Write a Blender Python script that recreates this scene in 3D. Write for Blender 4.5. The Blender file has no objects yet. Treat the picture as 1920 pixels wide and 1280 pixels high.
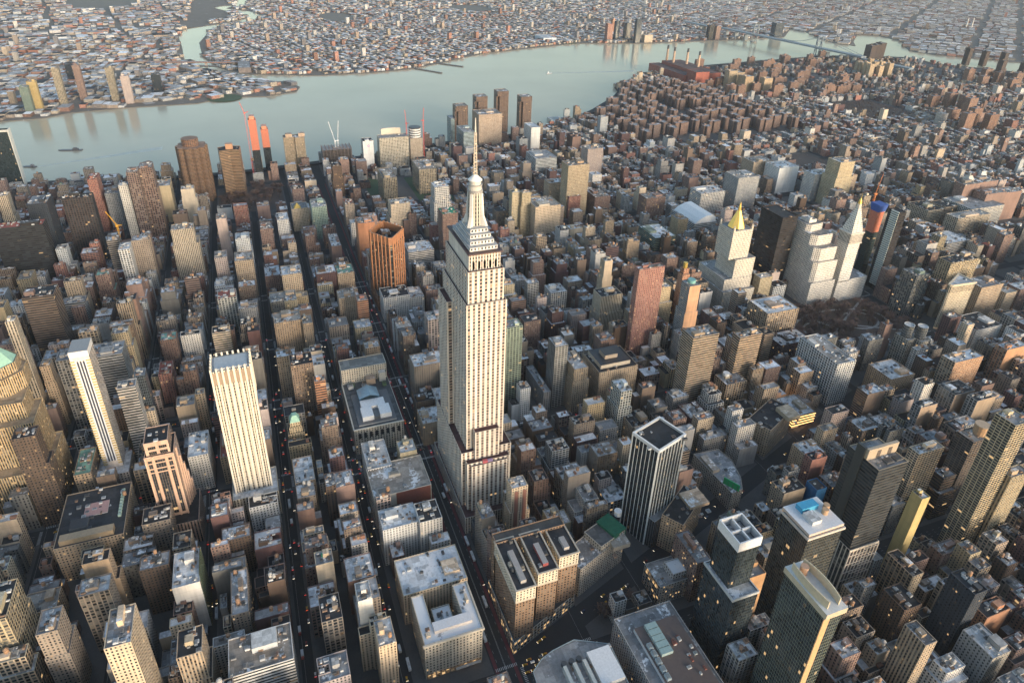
import bpy, math, random
import numpy as np
from mathutils import Vector, Matrix

# ---------------------------------------------------------------- camera, sky, sun, exposure
SC = bpy.context.scene
COL = SC.collection
CAM = np.array([-567.384, 187.144, 591.807])
YAW, PITCH, ROLL, F, CX, CY = -0.36828, 0.490707, 0.0292142, 1273.472, 945.568, 532.454
_fw = np.array([math.cos(YAW)*math.cos(PITCH), math.sin(YAW)*math.cos(PITCH), -math.sin(PITCH)])
_r = np.cross(_fw, [0, 0, 1]); _r /= np.linalg.norm(_r); _u = np.cross(_r, _fw)
_rt = _r*math.cos(ROLL)+_u*math.sin(ROLL); _up = -_r*math.sin(ROLL)+_u*math.cos(ROLL)
cd = bpy.data.cameras.new('camera'); cam = bpy.data.objects.new('camera', cd); COL.objects.link(cam)
m = Matrix.Identity(4)
for i in range(3):
    m[i][0] = _rt[i]; m[i][1] = _up[i]; m[i][2] = -_fw[i]; m[i][3] = CAM[i]
cam.matrix_world = m
cd.sensor_width = 36; cd.lens = 36*F/1920; cd.shift_x = (960-CX)/1920; cd.shift_y = (CY-640)/1920
cd.clip_start = 1; cd.clip_end = 80000
SC.camera = cam

def project(P):
    d = np.asarray(P, float)-CAM
    z = d @ _fw
    return CX+F*(d @ _rt)/z, CY-F*(d @ _up)/z, z

SUN_ROT, SUN_EL = math.radians(248), math.radians(9.5)
W = bpy.data.worlds.new('World'); SC.world = W; W.use_nodes = True
nt = W.node_tree
sky = nt.nodes.new('ShaderNodeTexSky'); sky.sky_type = 'NISHITA'; sky.sun_disc = False
sky.sun_elevation = SUN_EL; sky.sun_rotation = SUN_ROT; sky.air_density = 1.0; sky.dust_density = 1.2; sky.ozone_density = 1.0
bg = nt.nodes['Background']; bg.inputs['Strength'].default_value = 0.15
nt.links.new(sky.outputs[0], bg.inputs['Color'])
sl = bpy.data.lights.new('sun', 'SUN'); sl.energy = 1.75; sl.angle = math.radians(20); sl.color = (1.0, 0.87, 0.72)
so = bpy.data.objects.new('sun', sl); COL.objects.link(so)
sd = Vector((math.sin(SUN_ROT)*math.cos(SUN_EL), math.cos(SUN_ROT)*math.cos(SUN_EL), math.sin(SUN_EL)))
so.rotation_euler = sd.to_track_quat('Z', 'Y').to_euler(); so.location = (-800, -600, 900)
SC.view_settings.view_transform = 'Standard'; SC.view_settings.look = 'None'
SC.view_settings.exposure = 1.12; SC.view_settings.gamma = 1.0; SC.view_settings.use_curve_mapping = False
SC.cycles.max_bounces = 4; SC.cycles.diffuse_bounces = 1; SC.cycles.glossy_bounces = 2
SC.cycles.use_denoising = True; SC.cycles.denoising_prefilter = 'ACCURATE'

# ---------------------------------------------------------------- materials
def mat(name):
    M = bpy.data.materials.new(name); M.use_nodes = True
    return M, M.node_tree, M.node_tree.nodes['Principled BSDF']

class NT:
    def __init__(s, t): s.t = t
    def n(s, ty, **k):
        x = s.t.nodes.new(ty)
        for a, b in k.items(): setattr(x, a, b)
        return x
    def l(s, a, b): s.t.links.new(a, b)
    def m(s, op, a, b=None, c=None):
        x = s.n('ShaderNodeMath', operation=op)
        for i, v in enumerate((a, b, c)):
            if v is None: continue
            if isinstance(v, (int, float)): x.inputs[i].default_value = v
            else: s.l(v, x.inputs[i])
        return x.outputs[0]
    def mix(s, f, a, b, bt='MIX'):
        x = s.n('ShaderNodeMix', data_type='RGBA', blend_type=bt)
        for i, v in ((0, f), (6, a), (7, b)):
            if isinstance(v, (int, float)): x.inputs[i].default_value = v
            elif isinstance(v, tuple): x.inputs[i].default_value = (*v, 1)
            else: s.l(v, x.inputs[i])
        return x.outputs[2]
    def noise(s, vec, scale, detail=3, rough=.55):
        x = s.n('ShaderNodeTexNoise'); x.inputs['Scale'].default_value = scale
        x.inputs['Detail'].default_value = detail; x.inputs['Roughness'].default_value = rough
        s.l(vec, x.inputs['Vector']); return x.outputs['Fac']

def facade_material():
    M, t, b = mat('facade'); g = NT(t)
    uv = g.n('ShaderNodeUVMap', uv_map='UVMap'); sep = g.n('ShaderNodeSeparateXYZ'); g.l(uv.outputs[0], sep.inputs[0])
    wall = g.n('ShaderNodeAttribute', attribute_name='wall'); sp = g.n('ShaderNodeAttribute', attribute_name='sp'); par = g.n('ShaderNodeAttribute', attribute_name='par')
    ps = g.n('ShaderNodeSeparateColor'); g.l(par.outputs['Color'], ps.inputs[0])
    ww, wh, seed, lit = ps.outputs[0], ps.outputs[1], ps.outputs[2], par.outputs['Alpha']
    fu = g.m('FRACT', sep.outputs[0]); fv = g.m('FRACT', sep.outputs[1])
    iu = g.m('FLOOR', sep.outputs[0]); iv = g.m('FLOOR', sep.outputs[1])
    du = g.m('ABSOLUTE', g.m('SUBTRACT', fu, .5)); dv = g.m('ABSOLUTE', g.m('SUBTRACT', fv, .52))
    wu = g.m('LESS_THAN', du, g.m('MULTIPLY', ww, .5)); wv = g.m('LESS_THAN', dv, g.m('MULTIPLY', wh, .5))
    win = g.m('MULTIPLY', wu, wv)
    cv = g.n('ShaderNodeCombineXYZ'); g.l(iu, cv.inputs[0]); g.l(iv, cv.inputs[1]); g.l(g.m('MULTIPLY', seed, 917.0), cv.inputs[2])
    wn = g.n('ShaderNodeTexWhiteNoise'); g.l(cv.outputs[0], wn.inputs['Vector'])
    ws = g.n('ShaderNodeSeparateColor'); g.l(wn.outputs['Color'], ws.inputs[0])
    geo = g.n('ShaderNodeNewGeometry')
    st = g.n('ShaderNodeMapping'); st.inputs['Scale'].default_value = (.35, .35, .03); g.l(geo.outputs['Position'], st.inputs[0])
    n1 = g.noise(geo.outputs['Position'], .05, 4); n2 = g.noise(st.outputs[0], .9, 3)
    wear = g.m('ADD', g.m('MULTIPLY', n1, .5), g.m('MULTIPLY', n2, .6))
    wc = g.mix(1.0, wall.outputs['Color'], g.m('ADD', wear, .42), 'MULTIPLY')
    # each storey line a little darker joint
    joint = g.m('LESS_THAN', fv, .05)
    wc = g.mix(g.m('MULTIPLY', joint, .18), wc, (0.02, .02, .02))
    spc = g.mix(1.0, sp.outputs['Color'], g.m('ADD', g.m('MULTIPLY', ws.outputs[2], .5), .7), 'MULTIPLY')
    wc = g.mix(g.m('MULTIPLY', wu, g.m('SUBTRACT', 1.0, wv)), wc, spc)
    blind = g.m('MULTIPLY', g.m('GREATER_THAN', ws.outputs[0], .72), g.m('LESS_THAN', ww, .8))
    wsep = g.n('ShaderNodeSeparateColor'); g.l(wall.outputs['Color'], wsep.inputs[0]); blind = g.m('MULTIPLY', blind, g.m('GREATER_THAN', wsep.outputs[1], .11))
    gl = g.mix(ws.outputs[1], (.012, .016, .02), (.05, .06, .07))
    gl = g.mix(g.m('MULTIPLY', blind, .75), gl, (.30, .28, .24))
    col = g.mix(win, wc, gl)
    g.l(col, b.inputs['Base Color'])
    g.l(g.m('SUBTRACT', .88, g.m('MULTIPLY', win, .74)), b.inputs['Roughness'])
    islit = g.m('MULTIPLY', win, g.m('LESS_THAN', g.m('FRACT', g.m('MULTIPLY', ws.outputs[2], 7.31)), lit))
    b.inputs['Emission Color'].default_value = (1.0, .62, .28, 1)
    g.l(g.m('MULTIPLY', islit, 0.4), b.inputs['Emission Strength'])
    return M

def no_lamp(M):
    M.cycles.emission_sampling = 'NONE'; return M

def roof_material():
    M, t, b = mat('roof'); g = NT(t)
    wall = g.n('ShaderNodeAttribute', attribute_name='wall'); par = g.n('ShaderNodeAttribute', attribute_name='par')
    ps = g.n('ShaderNodeSeparateColor'); g.l(par.outputs['Color'], ps.inputs[0])
    geo = g.n('ShaderNodeNewGeometry')
    n1 = g.noise(geo.outputs['Position'], .045, 5, .65); n2 = g.noise(geo.outputs['Position'], .35, 4, .6); n3 = g.noise(geo.outputs['Position'], 1.6, 2)
    c = g.mix(1.0, wall.outputs['Color'], g.m('ADD', g.m('MULTIPLY', n2, .9), g.m('ADD', .25, g.m('MULTIPLY', n3, .5))), 'MULTIPLY')
    cell = g.n('ShaderNodeVectorMath', operation='MULTIPLY'); g.l(geo.outputs['Position'], cell.inputs[0]); cell.inputs[1].default_value = (.19, .13, 0)
    fl = g.n('ShaderNodeVectorMath', operation='FLOOR'); g.l(cell.outputs[0], fl.inputs[0])
    wn = g.n('ShaderNodeTexWhiteNoise'); g.l(fl.outputs[0], wn.inputs['Vector'])
    c = g.mix(1.0, c, g.m('ADD', g.m('MULTIPLY', wn.outputs['Value'], .55), .72), 'MULTIPLY')
    # old snow lying in drifts
    s = g.m('ADD', g.m('MULTIPLY', n1, .7), g.m('MULTIPLY', n2, .3))
    k = g.n('ShaderNodeMapRange'); k.inputs['To Min'].default_value = 0; k.inputs['To Max'].default_value = 1
    thr = g.m('SUBTRACT', .72, g.m('MULTIPLY', ps.outputs[0], .36))
    g.l(s, k.inputs['Value']); g.l(thr, k.inputs['From Min']); g.l(g.m('ADD', thr, .05), k.inputs['From Max'])
    c = g.mix(k.outputs[0], c, (.80, .81, .83))
    g.l(c, b.inputs['Base Color']); b.inputs['Roughness'].default_value = .8
    return M

def plain(name, col, rough=.7, metal=0, var=.25, scale=.3, emit=0):
    M, t, b = mat(name); g = NT(t); geo = g.n('ShaderNodeNewGeometry')
    n = g.noise(geo.outputs['Position'], scale, 4)
    c = g.mix(1.0, col, g.m('ADD', g.m('MULTIPLY', n, 2*var), 1-var), 'MULTIPLY')
    g.l(c, b.inputs['Base Color']); b.inputs['Roughness'].default_value = rough; b.inputs['Metallic'].default_value = metal
    if emit:
        b.inputs['Emission Color'].default_value = (*col, 1); b.inputs['Emission Strength'].default_value = emit
    return M

def attr_material(name='paint', rough=.45):
    M, t, b = mat(name); g = NT(t)
    wall = g.n('ShaderNodeAttribute', attribute_name='wall'); geo = g.n('ShaderNodeNewGeometry')
    n = g.noise(geo.outputs['Position'], .5, 3)
    g.l(g.mix(1.0, wall.outputs['Color'], g.m('ADD', g.m('MULTIPLY', n, .5), .75), 'MULTIPLY'), b.inputs['Base Color'])
    b.inputs['Roughness'].default_value = rough
    return M

def ground_material(name, a, c, s1, s2, snow=0.0):
    M, t, b = mat(name); g = NT(t); geo = g.n('ShaderNodeNewGeometry')
    n1 = g.noise(geo.outputs['Position'], s1, 6, .65); n2 = g.noise(geo.outputs['Position'], s2, 3)
    k = g.m('ADD', g.m('MULTIPLY', n1, .6), g.m('MULTIPLY', n2, .4))
    col = g.mix(k, a, c)
    if snow:
        ss = g.m('GREATER_THAN', g.m('ADD', g.m('MULTIPLY', n2, .6), g.m('MULTIPLY', n1, .4)), 1-snow)
        col = g.mix(g.m('MULTIPLY', ss, .8), col, (.6, .62, .65))
    g.l(col, b.inputs['Base Color']); b.inputs['Roughness'].default_value = .9
    return M

def water_material():
    M, t, b = mat('river_water'); g = NT(t); geo = g.n('ShaderNodeNewGeometry')
    n0 = g.noise(geo.outputs['Position'], .0022, 4); n1 = g.noise(geo.outputs['Position'], .02, 3); n2 = g.noise(geo.outputs['Position'], .12, 3)
    cur = g.n('ShaderNodeMapping'); cur.inputs['Scale'].default_value = (.0035, .0006, 1); cur.inputs['Rotation'].default_value = (0, 0, -.35); g.l(geo.outputs['Position'], cur.inputs[0])
    n3 = g.noise(cur.outputs[0], 1.6, 5)
    silt = g.mix(n0, (.36, .34, .27), (.56, .52, .41))
    df = g.n('ShaderNodeBsdfDiffuse'); g.l(silt, df.inputs['Color'])
    gs = g.n('ShaderNodeBsdfGlossy'); gs.inputs['Color'].default_value = (1.0, .94, .79, 1)
    g.l(g.m('ADD', g.m('MULTIPLY', n3, .22), .04), gs.inputs['Roughness'])
    fr = g.n('ShaderNodeFresnel'); fr.inputs['IOR'].default_value = 1.33
    mx = g.n('ShaderNodeMixShader'); g.l(g.m('MULTIPLY', fr.outputs[0], .95), mx.inputs[0]); g.l(df.outputs[0], mx.inputs[1]); g.l(gs.outputs[0], mx.inputs[2])
    g.l(mx.outputs[0], t.nodes['Material Output'].inputs['Surface'])
    bp = g.n('ShaderNodeBump'); bp.inputs['Strength'].default_value = .12; bp.inputs['Distance'].default_value = 1.0
    g.l(g.m('ADD', n1, n2), bp.inputs['Height']); g.l(bp.outputs[0], gs.inputs['Normal']); g.l(bp.outputs[0], fr.inputs['Normal'])
    return M

MAT = dict(facade=no_lamp(facade_material()), roof=roof_material(), paint=attr_material(), wood=plain('tank_wood', (.40, .23, .13), .85, 0, .3, 2.0),
    steel=plain('dark_steel', (.06, .06, .065), .5), gold=plain('gold_leaf', (.80, .55, .15), .35, .55, .1), copper=plain('green_copper', (.30, .52, .42), .6, 0, .3),
    stone=plain('limestone', (.62, .55, .46), .8), metal=plain('pale_metal', (.6, .62, .64), .4, .3), netting=plain('green_netting', (.015, .12, .065), .8, 0, .4),
    blue=plain('blue_tarp', (.04, .10, .36), .6), cyan=plain('blue_tank_paint', (.06, .34, .56), .5), orange=plain('orange_wrap', (.48, .16, .10), .7, 0, .3, .4),
    red=plain('red_paint', (.45, .06, .05), .6), white=plain('white_paint', (.74, .75, .76), .6), asphalt=ground_material('asphalt', (.028, .029, .032), (.065, .065, .068), .05, .6),
    pavement=ground_material('pavement', (.06, .06, .062), (.17, .165, .16), .06, .5), land=ground_material('far_land', (.10, .085, .07), (.27, .24, .205), .012, .05, .36),
    park=ground_material('park_soil', (.07, .055, .05), (.15, .12, .10), .04, .3, .36), path=ground_material('path_gravel', (.30, .29, .28), (.45, .44, .43), .05, .4, .40),
    grass=ground_material('lawn_turf', (.05, .09, .05), (.09, .13, .07), .05, .5), water=water_material(), bark=plain('bark', (.10, .07, .055), .9), twig=plain('bare_twigs', (.15, .10, .085), .9, 0, .4, .2),
    headlamp=no_lamp(plain('headlamp_glow', (1, .86, .62), .5, 0, .05, 1, 2.2)), taillamp=no_lamp(plain('taillamp_glow', (1, .06, .03), .5, 0, .05, 1, 1.4)), line=plain('road_paint', (.6, .6, .58), .8), yellow=plain('yellow_paint', (.70, .40, .03), .5), brickred=plain('plant_brick', (.33, .11, .08), .85), glassy=plain('pale_glass', (.25, .36, .42), .15))

# ---------------------------------------------------------------- mesh building
STY = {  # bay, storey, window width, window height, spandrel factor
    'P': (3.1, 3.5, .44, .52, 1.0), 'G': (4.2, 3.8, .70, .62, .75), 'R': (6.0, 3.7, 1.0, .46, 1.0), 'V': (2.8, 3.7, .50, .60, .42),
    'B': (4.6, 3.1, .86, .58, .8), 'C': (2.0, 3.9, .90, .84, .5), 'N': (9.0, 9.0, 0, 0, 1.0), 'F': (2.4, 3.6, .55, .70, .6), 'S': (3.4, 3.7, .46, .50, .8), 'E': (5.1, 3.7, .48, .52, .6)}
PAL = dict(tn=(.42, .30, .19), tb=(.31, .225, .155), cr=(.62, .50, .37), yt=(.48, .37, .21), wh=(.72, .69, .65), gr=(.34, .33, .32), lg=(.48, .48, .47), dg=(.17, .165, .155),
    dk=(.035, .042, .055), bk=(.03, .026, .026), db=(.115, .078, .058), br=(.25, .125, .085), bn=(.21, .13, .08), rb=(.29, .15, .105), rd=(.34, .14, .10), mr=(.15, .055, .05),
    pk=(.54, .37, .30), sn=(.46, .38, .27), pg=(.38, .46, .36), gg=(.18, .23, .19), bg=(.22, .27, .32), wg=(.62, .62, .57), ye=(.55, .40, .17), dn=(.065, .038, .028), ls=(.64, .55, .46))
PAL['or'] = (.43, .215, .125)
for _k in ('br', 'rb', 'bn', 'mr', 'tn', 'tb', 'rd', 'pk', 'yt'):
    _c = PAL[_k]; _m = sum(_c)/3; PAL[_k] = tuple(1.1*(_m+(v-_m)*(.58 if _k not in ('rd', 'yt', 'tn') else .8)) for v in _c)
ROOF = dict(t=((.035, .036, .04), .22), g=((.27, .27, .275), .45), s=((.56, .57, .58), .52), w=((.70, .70, .71), .3), e=((.03, .30, .16), .0), b=((.31, .28, .25), .5), r=((.36, .10, .07), .1), n=((.24, .42, .33), .05), k=((.04, .04, .045), .0))

WCOL = [None]      # another colour for west walls
class MB:
    def __init__(s): s.v = []; s.f = []; s.uv = []; s.wall = []; s.sp = []; s.par = []; s.mi = []
    def face(s, pts, uvs=None, col=(.5, .5, .5), sp=None, par=(0, 0, 0, 0), mi=0):
        i = len(s.v); s.v += [tuple(p) for p in pts]; n = len(pts); s.f.append(tuple(range(i, i+n)))
        s.uv += uvs if uvs else [(0, 0)]*n
        s.wall += [(*col, 1)]*n; s.sp += [(*(sp or col), 1)]*n; s.par += [par]*n; s.mi.append(mi)
    def walls(s, poly, z0, z1, sty='PP', col=(.4, .3, .2), seed=.5, lit=.006, sp=None):
        n = len(poly)
        for i in range(n):
            a, b = poly[i], poly[(i+1) % n]
            dx, dy = b[0]-a[0], b[1]-a[1]; L = math.hypot(dx, dy)
            if L < .01: continue
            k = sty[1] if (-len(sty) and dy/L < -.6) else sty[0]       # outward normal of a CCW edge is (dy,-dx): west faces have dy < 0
            by, fl, ww, wh, sf = STY[k]
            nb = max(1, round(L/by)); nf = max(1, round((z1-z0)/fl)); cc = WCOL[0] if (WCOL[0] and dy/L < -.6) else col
            s.face([(a[0], a[1], z0), (b[0], b[1], z0), (b[0], b[1], z1), (a[0], a[1], z1)], [(0, 0), (nb, 0), (nb, nf), (0, nf)], cc, sp or tuple(c*sf for c in cc), (ww, wh, seed, lit))
    def cap(s, poly, z, col, snow=.3, mi=1):
        s.face([(p[0], p[1], z) for p in poly], None, col, None, (snow, 0, 0, 0), mi)
    def prism(s, poly, z0, z1, col, rcol=None, mi=0, rmi=None, snow=.1):
        n = len(poly)
        for i in range(n):
            a, b = poly[i], poly[(i+1) % n]
            s.face([(a[0], a[1], z0), (b[0], b[1], z0), (b[0], b[1], z1), (a[0], a[1], z1)], None, col, mi=mi)
        s.cap(poly, z1, rcol or col, snow, mi if rmi is None else rmi)
    def box(s, x0, x1, y0, y1, z0, z1, col, mi=0, rcol=None, rmi=None, snow=.1):
        s.prism([(x0, y0), (x1, y0), (x1, y1), (x0, y1)], z0, z1, col, rcol, mi, rmi, snow)
    def ring(s, poly, d, z0, z1, col, inn=0.5):
        o, k, n = inset(poly, -d), inset(poly, inn), len(poly)
        for i in range(n):
            j = (i+1) % n
            s.face([(*o[i], z0), (*o[j], z0), (*o[j], z1), (*o[i], z1)], None, col); s.face([(*o[i], z1), (*o[j], z1), (*k[j], z1), (*k[i], z1)], None, col); s.face([(*k[j], z0), (*k[i], z0), (*k[i], z1), (*k[j], z1)], None, col)
    def cyl(s, x, y, r0, r1, z0, z1, col, n=12, mi=0, cap=True, rmi=None):
        p = [(x+r0*math.cos(2*math.pi*i/n), y+r0*math.sin(2*math.pi*i/n)) for i in range(n)]
        q = [(x+r1*math.cos(2*math.pi*i/n), y+r1*math.sin(2*math.pi*i/n)) for i in range(n)]
        for i in range(n):
            j = (i+1) % n
            if r1 < .01: s.face([(*p[i], z0), (*p[j], z0), (x, y, z1)], None, col, mi=mi)
            else: s.face([(*p[i], z0), (*p[j], z0), (*q[j], z1), (*q[i], z1)], None, col, mi=mi)
        if cap and r1 >= .01: s.cap(q, z1, col, .1, mi if rmi is None else rmi)
    def loft(s, p, z0, q, z1, sty='N', col=(.5, .5, .5), seed=.5, mi=0, lit=0, sp=None):
        n = len(p); by, fl, ww, wh, sf = STY[sty]
        for i in range(n):
            j = (i+1) % n; L = math.hypot(p[j][0]-p[i][0], p[j][1]-p[i][1])
            nb = max(1, round(L/by)); nf = max(1, round(abs(z1-z0)/fl))
            s.face([(*p[i], z0), (*p[j], z0), (*q[j], z1), (*q[i], z1)], [(0, 0), (nb, 0), (nb, nf), (0, nf)], col, sp or tuple(c*sf for c in col), (ww, wh, seed, lit), mi)
    def beam(s, a, b, w, col=(.3, .3, .3), mi=0):
        a, b = Vector(a), Vector(b); d = (b-a).normalized(); u = d.cross(Vector((0, 0, 1)))
        if u.length < .1: u = Vector((1, 0, 0))
        u.normalize(); v = d.cross(u); h = w/2
        c = [(-h, -h), (h, -h), (h, h), (-h, h)]
        P = [a+u*x+v*y for x, y in c]; Q = [b+u*x+v*y for x, y in c]
        for i in range(4):
            j = (i+1) % 4; s.face([P[i], P[j], Q[j], Q[i]], None, col, mi=mi)
        s.face(Q, None, col, mi=mi); s.face(P[::-1], None, col, mi=mi)
    def mesh(s, name, mats, org=(0, 0, 0)):
        me = bpy.data.meshes.new(name)
        v = np.array(s.v, float)-np.array(org, float)
        me.from_pydata(v.tolist(), [], s.f)
        u = me.uv_layers.new(name='UVMap'); u.data.foreach_set('uv', np.array(s.uv, 'f').ravel())
        for nm, d in (('wall', s.wall), ('sp', s.sp), ('par', s.par)):
            a = me.color_attributes.new(nm, 'FLOAT_COLOR', 'CORNER'); a.data.foreach_set('color', np.array(d, 'f').ravel())
        for k in mats: me.materials.append(MAT[k])
        me.polygons.foreach_set('material_index', np.array(s.mi, 'i'))
        return me

def obj(name, me, parent=None, loc=(0, 0, 0), scale=None, rz=0):
    o = bpy.data.objects.new(name, me); COL.objects.link(o); o.location = loc
    if rz: o.rotation_euler = (0, 0, rz)
    if scale: o.scale = scale
    if parent: o.parent = parent
    return o
def tag(o, label=None, cat=None, group=None, kind=None):
    for k, v in (('label', label), ('category', cat), ('group', group), ('kind', kind)):
        if v: o[k] = v
    return o
def part(name, mb, mats, parent, label=None):
    o = obj(name, mb.mesh(name, mats, parent['_o']), parent)
    if label: o['label'] = label
    return o
def thing(name, label, cat, x, y, z=0, group=None):
    o = obj(name, None, None, (x, y, z)); o.empty_display_size = 1
    o['_o'] = (x, y, z)
    return tag(o, label, cat, group)
def roofs(rf, parent):     # one roof part for each flat deck
    for i, f in enumerate(rf.f):
        b = MB(); a, n = f[0], len(f)
        b.face(rf.v[a:a+n], None, rf.wall[a][:3], None, rf.par[a], 0); part('roof', b, ['roof'], parent)
def rect(x0, x1, y0, y1): return [(x0, y0), (x1, y0), (x1, y1), (x0, y1)]
def quadrot(L, R, d):   # L north-west corner, R south-west corner, depth to the east of that front
    dx, dy = L[0]-R[0], L[1]-R[1]; n = math.hypot(dx, dy); ex, ey = dy/n, -dx/n
    return [R, (R[0]+ex*d, R[1]+ey*d), (L[0]+ex*d, L[1]+ey*d), L]
def inset(p, d):
    n = len(p); out = []
    for i in range(n):
        a, b, c = p[i-1], p[i], p[(i+1) % n]
        e1 = (b[0]-a[0], b[1]-a[1]); e2 = (c[0]-b[0], c[1]-b[1]); l1 = math.hypot(*e1) or 1; l2 = math.hypot(*e2) or 1
        n1 = (-e1[1]/l1, e1[0]/l1); n2 = (-e2[1]/l2, e2[0]/l2)
        k = 1+n1[0]*n2[0]+n1[1]*n2[1]
        k = max(k, .3)
        out.append((b[0]+(n1[0]+n2[0])*d/k, b[1]+(n1[1]+n2[1])*d/k))
    return out
def bbox(p):
    xs = [q[0] for q in p]; ys = [q[1] for q in p]; return min(xs), max(xs), min(ys), max(ys)
def jit(c, r, a=.12):
    k = 1+r.uniform(-a, a)*1.3; w = r.uniform(-.05, .05)
    return (max(.01, c[0]*k*(1+w)), max(.01, c[1]*k), max(.01, c[2]*k*(1-w)))

_cache = {}
def cached(key, fn):
    if key not in _cache: _cache[key] = fn()
    return _cache[key]
def unit_box(col, kind):
    def f():
        b = MB()
        if kind == 'hut':
            b.box(-.5, .5, -.5, .5, 0, 1, col, 0, tuple(c*.8+.05 for c in col), 1, .5)
        else:
            b.box(-.5, .5, -.5, .5, 0, .85, col, 0, tuple(c*.9 for c in col), 0); b.box(-.36, .36, -.36, .36, .85, 1, tuple(c*.45 for c in col), 0)
        return b.mesh('rooftop_box', ['paint', 'roof'])
    return cached((kind, tuple(round(c*16) for c in col)), f)
def tank_meshes(v=0):
    def f():
        col = [(.42, .25, .15), (.34, .22, .16), (.5, .48, .45)][v]
        a = MB()
        for sx in (-1, 1):
            for sy in (-1, 1): a.box(sx*1.3-.13, sx*1.3+.13, sy*1.3-.13, sy*1.3+.13, 0, 2.6, (.07, .06, .06))
        a.box(-1.6, 1.6, -1.6, 1.6, 2.5, 2.75, (.07, .06, .06))
        b = MB(); b.cyl(0, 0, 1.75, 1.7, 2.75, 6.2, col, 12); b.cyl(0, 0, 1.95, 0, 6.2, 7.5, tuple(c*.9 for c in col), 12)
        return a.mesh('tank_legs', ['paint']), b.mesh('tank_barrel', ['paint'])
    return cached(('tank', v), f)
def add_tank(root, x, y, z, r, s=1.0):
    o = root['_o']; a, b = tank_meshes(r.choice((0, 0, 1, 2)))
    t = obj('water_tank', b, root, (x-o[0], y-o[1], z-o[2]), (s, s, s), r.uniform(0, 1.5))
    obj('tank_legs', a, t)
def add_box(root, name, x, y, z, dx, dy, dz, col, kind='unit'):
    o = root['_o']; return obj(name, unit_box(col, kind), root, (x-o[0], y-o[1], z-o[2]), (dx, dy, dz))

def clutter(root, poly, z, r, col, tanks=0, hut=True, units=4, rot=0):
    x0, x1, y0, y1 = bbox(poly); w, d = x1-x0, y1-y0
    if min(w, d) < 6: return
    if hut:
        hw, hd = w*r.uniform(.22, .45), d*r.uniform(.2, .42); hx = r.uniform(x0+hw/2+1.5, x1-hw/2-1.5); hy = r.uniform(y0+hd/2+1.5, y1-hd/2-1.5)
        hh = r.uniform(3, 6.5); add_box(root, 'penthouse', hx, hy, z, hw, hd, hh, jit(col, r, .15), 'hut')
        if tanks > 0 and r.random() < .5 and min(hw, hd) > 4: add_tank(root, hx, hy, z+hh, r, .9); tanks -= 1
    for i in range(tanks): add_tank(root, r.uniform(x0+3, x1-3), r.uniform(y0+3, y1-3), z, r, r.uniform(.85, 1.15))
    for i in range(units):
        add_box(root, 'rooftop_unit', r.uniform(x0+2, x1-2), r.uniform(y0+2, y1-2), z, r.uniform(1.2, 4.5), r.uniform(1.2, 4.5), r.uniform(.8, 2.6), r.choice(((.5, .51, .52), (.3, .3, .3), (.12, .12, .12), (.62, .62, .6), (.36, .24, .17), (.7, .71, .72))))

def shell(mb_w, mb_r, poly, z0, z1, sty, col, roofc, snow, seed, lit, sp=None, par=1.1, cope=None):
    mb_w.walls(poly, z0, z1+par, sty, col, seed, lit, sp)
    q = inset(poly, .55); c2 = cope or tuple(min(.75, c*1.15+.06) for c in col); n = len(poly)
    for i in range(n):
        j = (i+1) % n
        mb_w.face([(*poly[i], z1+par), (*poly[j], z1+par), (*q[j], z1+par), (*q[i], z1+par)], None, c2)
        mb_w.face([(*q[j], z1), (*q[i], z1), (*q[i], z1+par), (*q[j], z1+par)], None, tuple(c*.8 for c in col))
    mb_r.cap(q, z1, roofc, snow, 0)

def building(name, label, cat, tiers, sty, col, roof='gp', group=None, seed=0, lit=.006, sp=None, units=None, cope=None):
    """tiers: list of (footprint counter-clockwise, z0, z1). One Empty with walls, roof and rooftop parts."""
    r = random.Random(hash_(name+label)+seed)
    x0, x1, y0, y1 = bbox(tiers[0][0]); root = thing(name, label, cat, (x0+x1)/2, (y0+y1)/2, 0, group)
    w, rf = MB(), MB(); rc, snow = ROOF[roof[0]]; rc = jit(rc, r, .2); sd = r.random()
    for t in tiers:
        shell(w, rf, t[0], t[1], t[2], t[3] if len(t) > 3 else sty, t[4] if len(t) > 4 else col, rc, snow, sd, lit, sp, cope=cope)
    part('walls', w, ['facade'], root); roofs(rf, root)
    tk = 0
    for c in roof[1:]:
        if c.isdigit(): tk = int(c)
    p, z = tiers[-1][0], tiers[-1][2]
    a0, a1, b0, b1 = bbox(p); area = (a1-a0)*(b1-b0)
    clutter(root, p, z, r, col, tk, 'p' in roof, units if units is not None else int(min(22, 4+area/60)))
    return root
def hash_(s):
    h = 2166136261
    for ch in s: h = ((h ^ ord(ch))*16777619) & 0xffffffff
    return h
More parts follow.
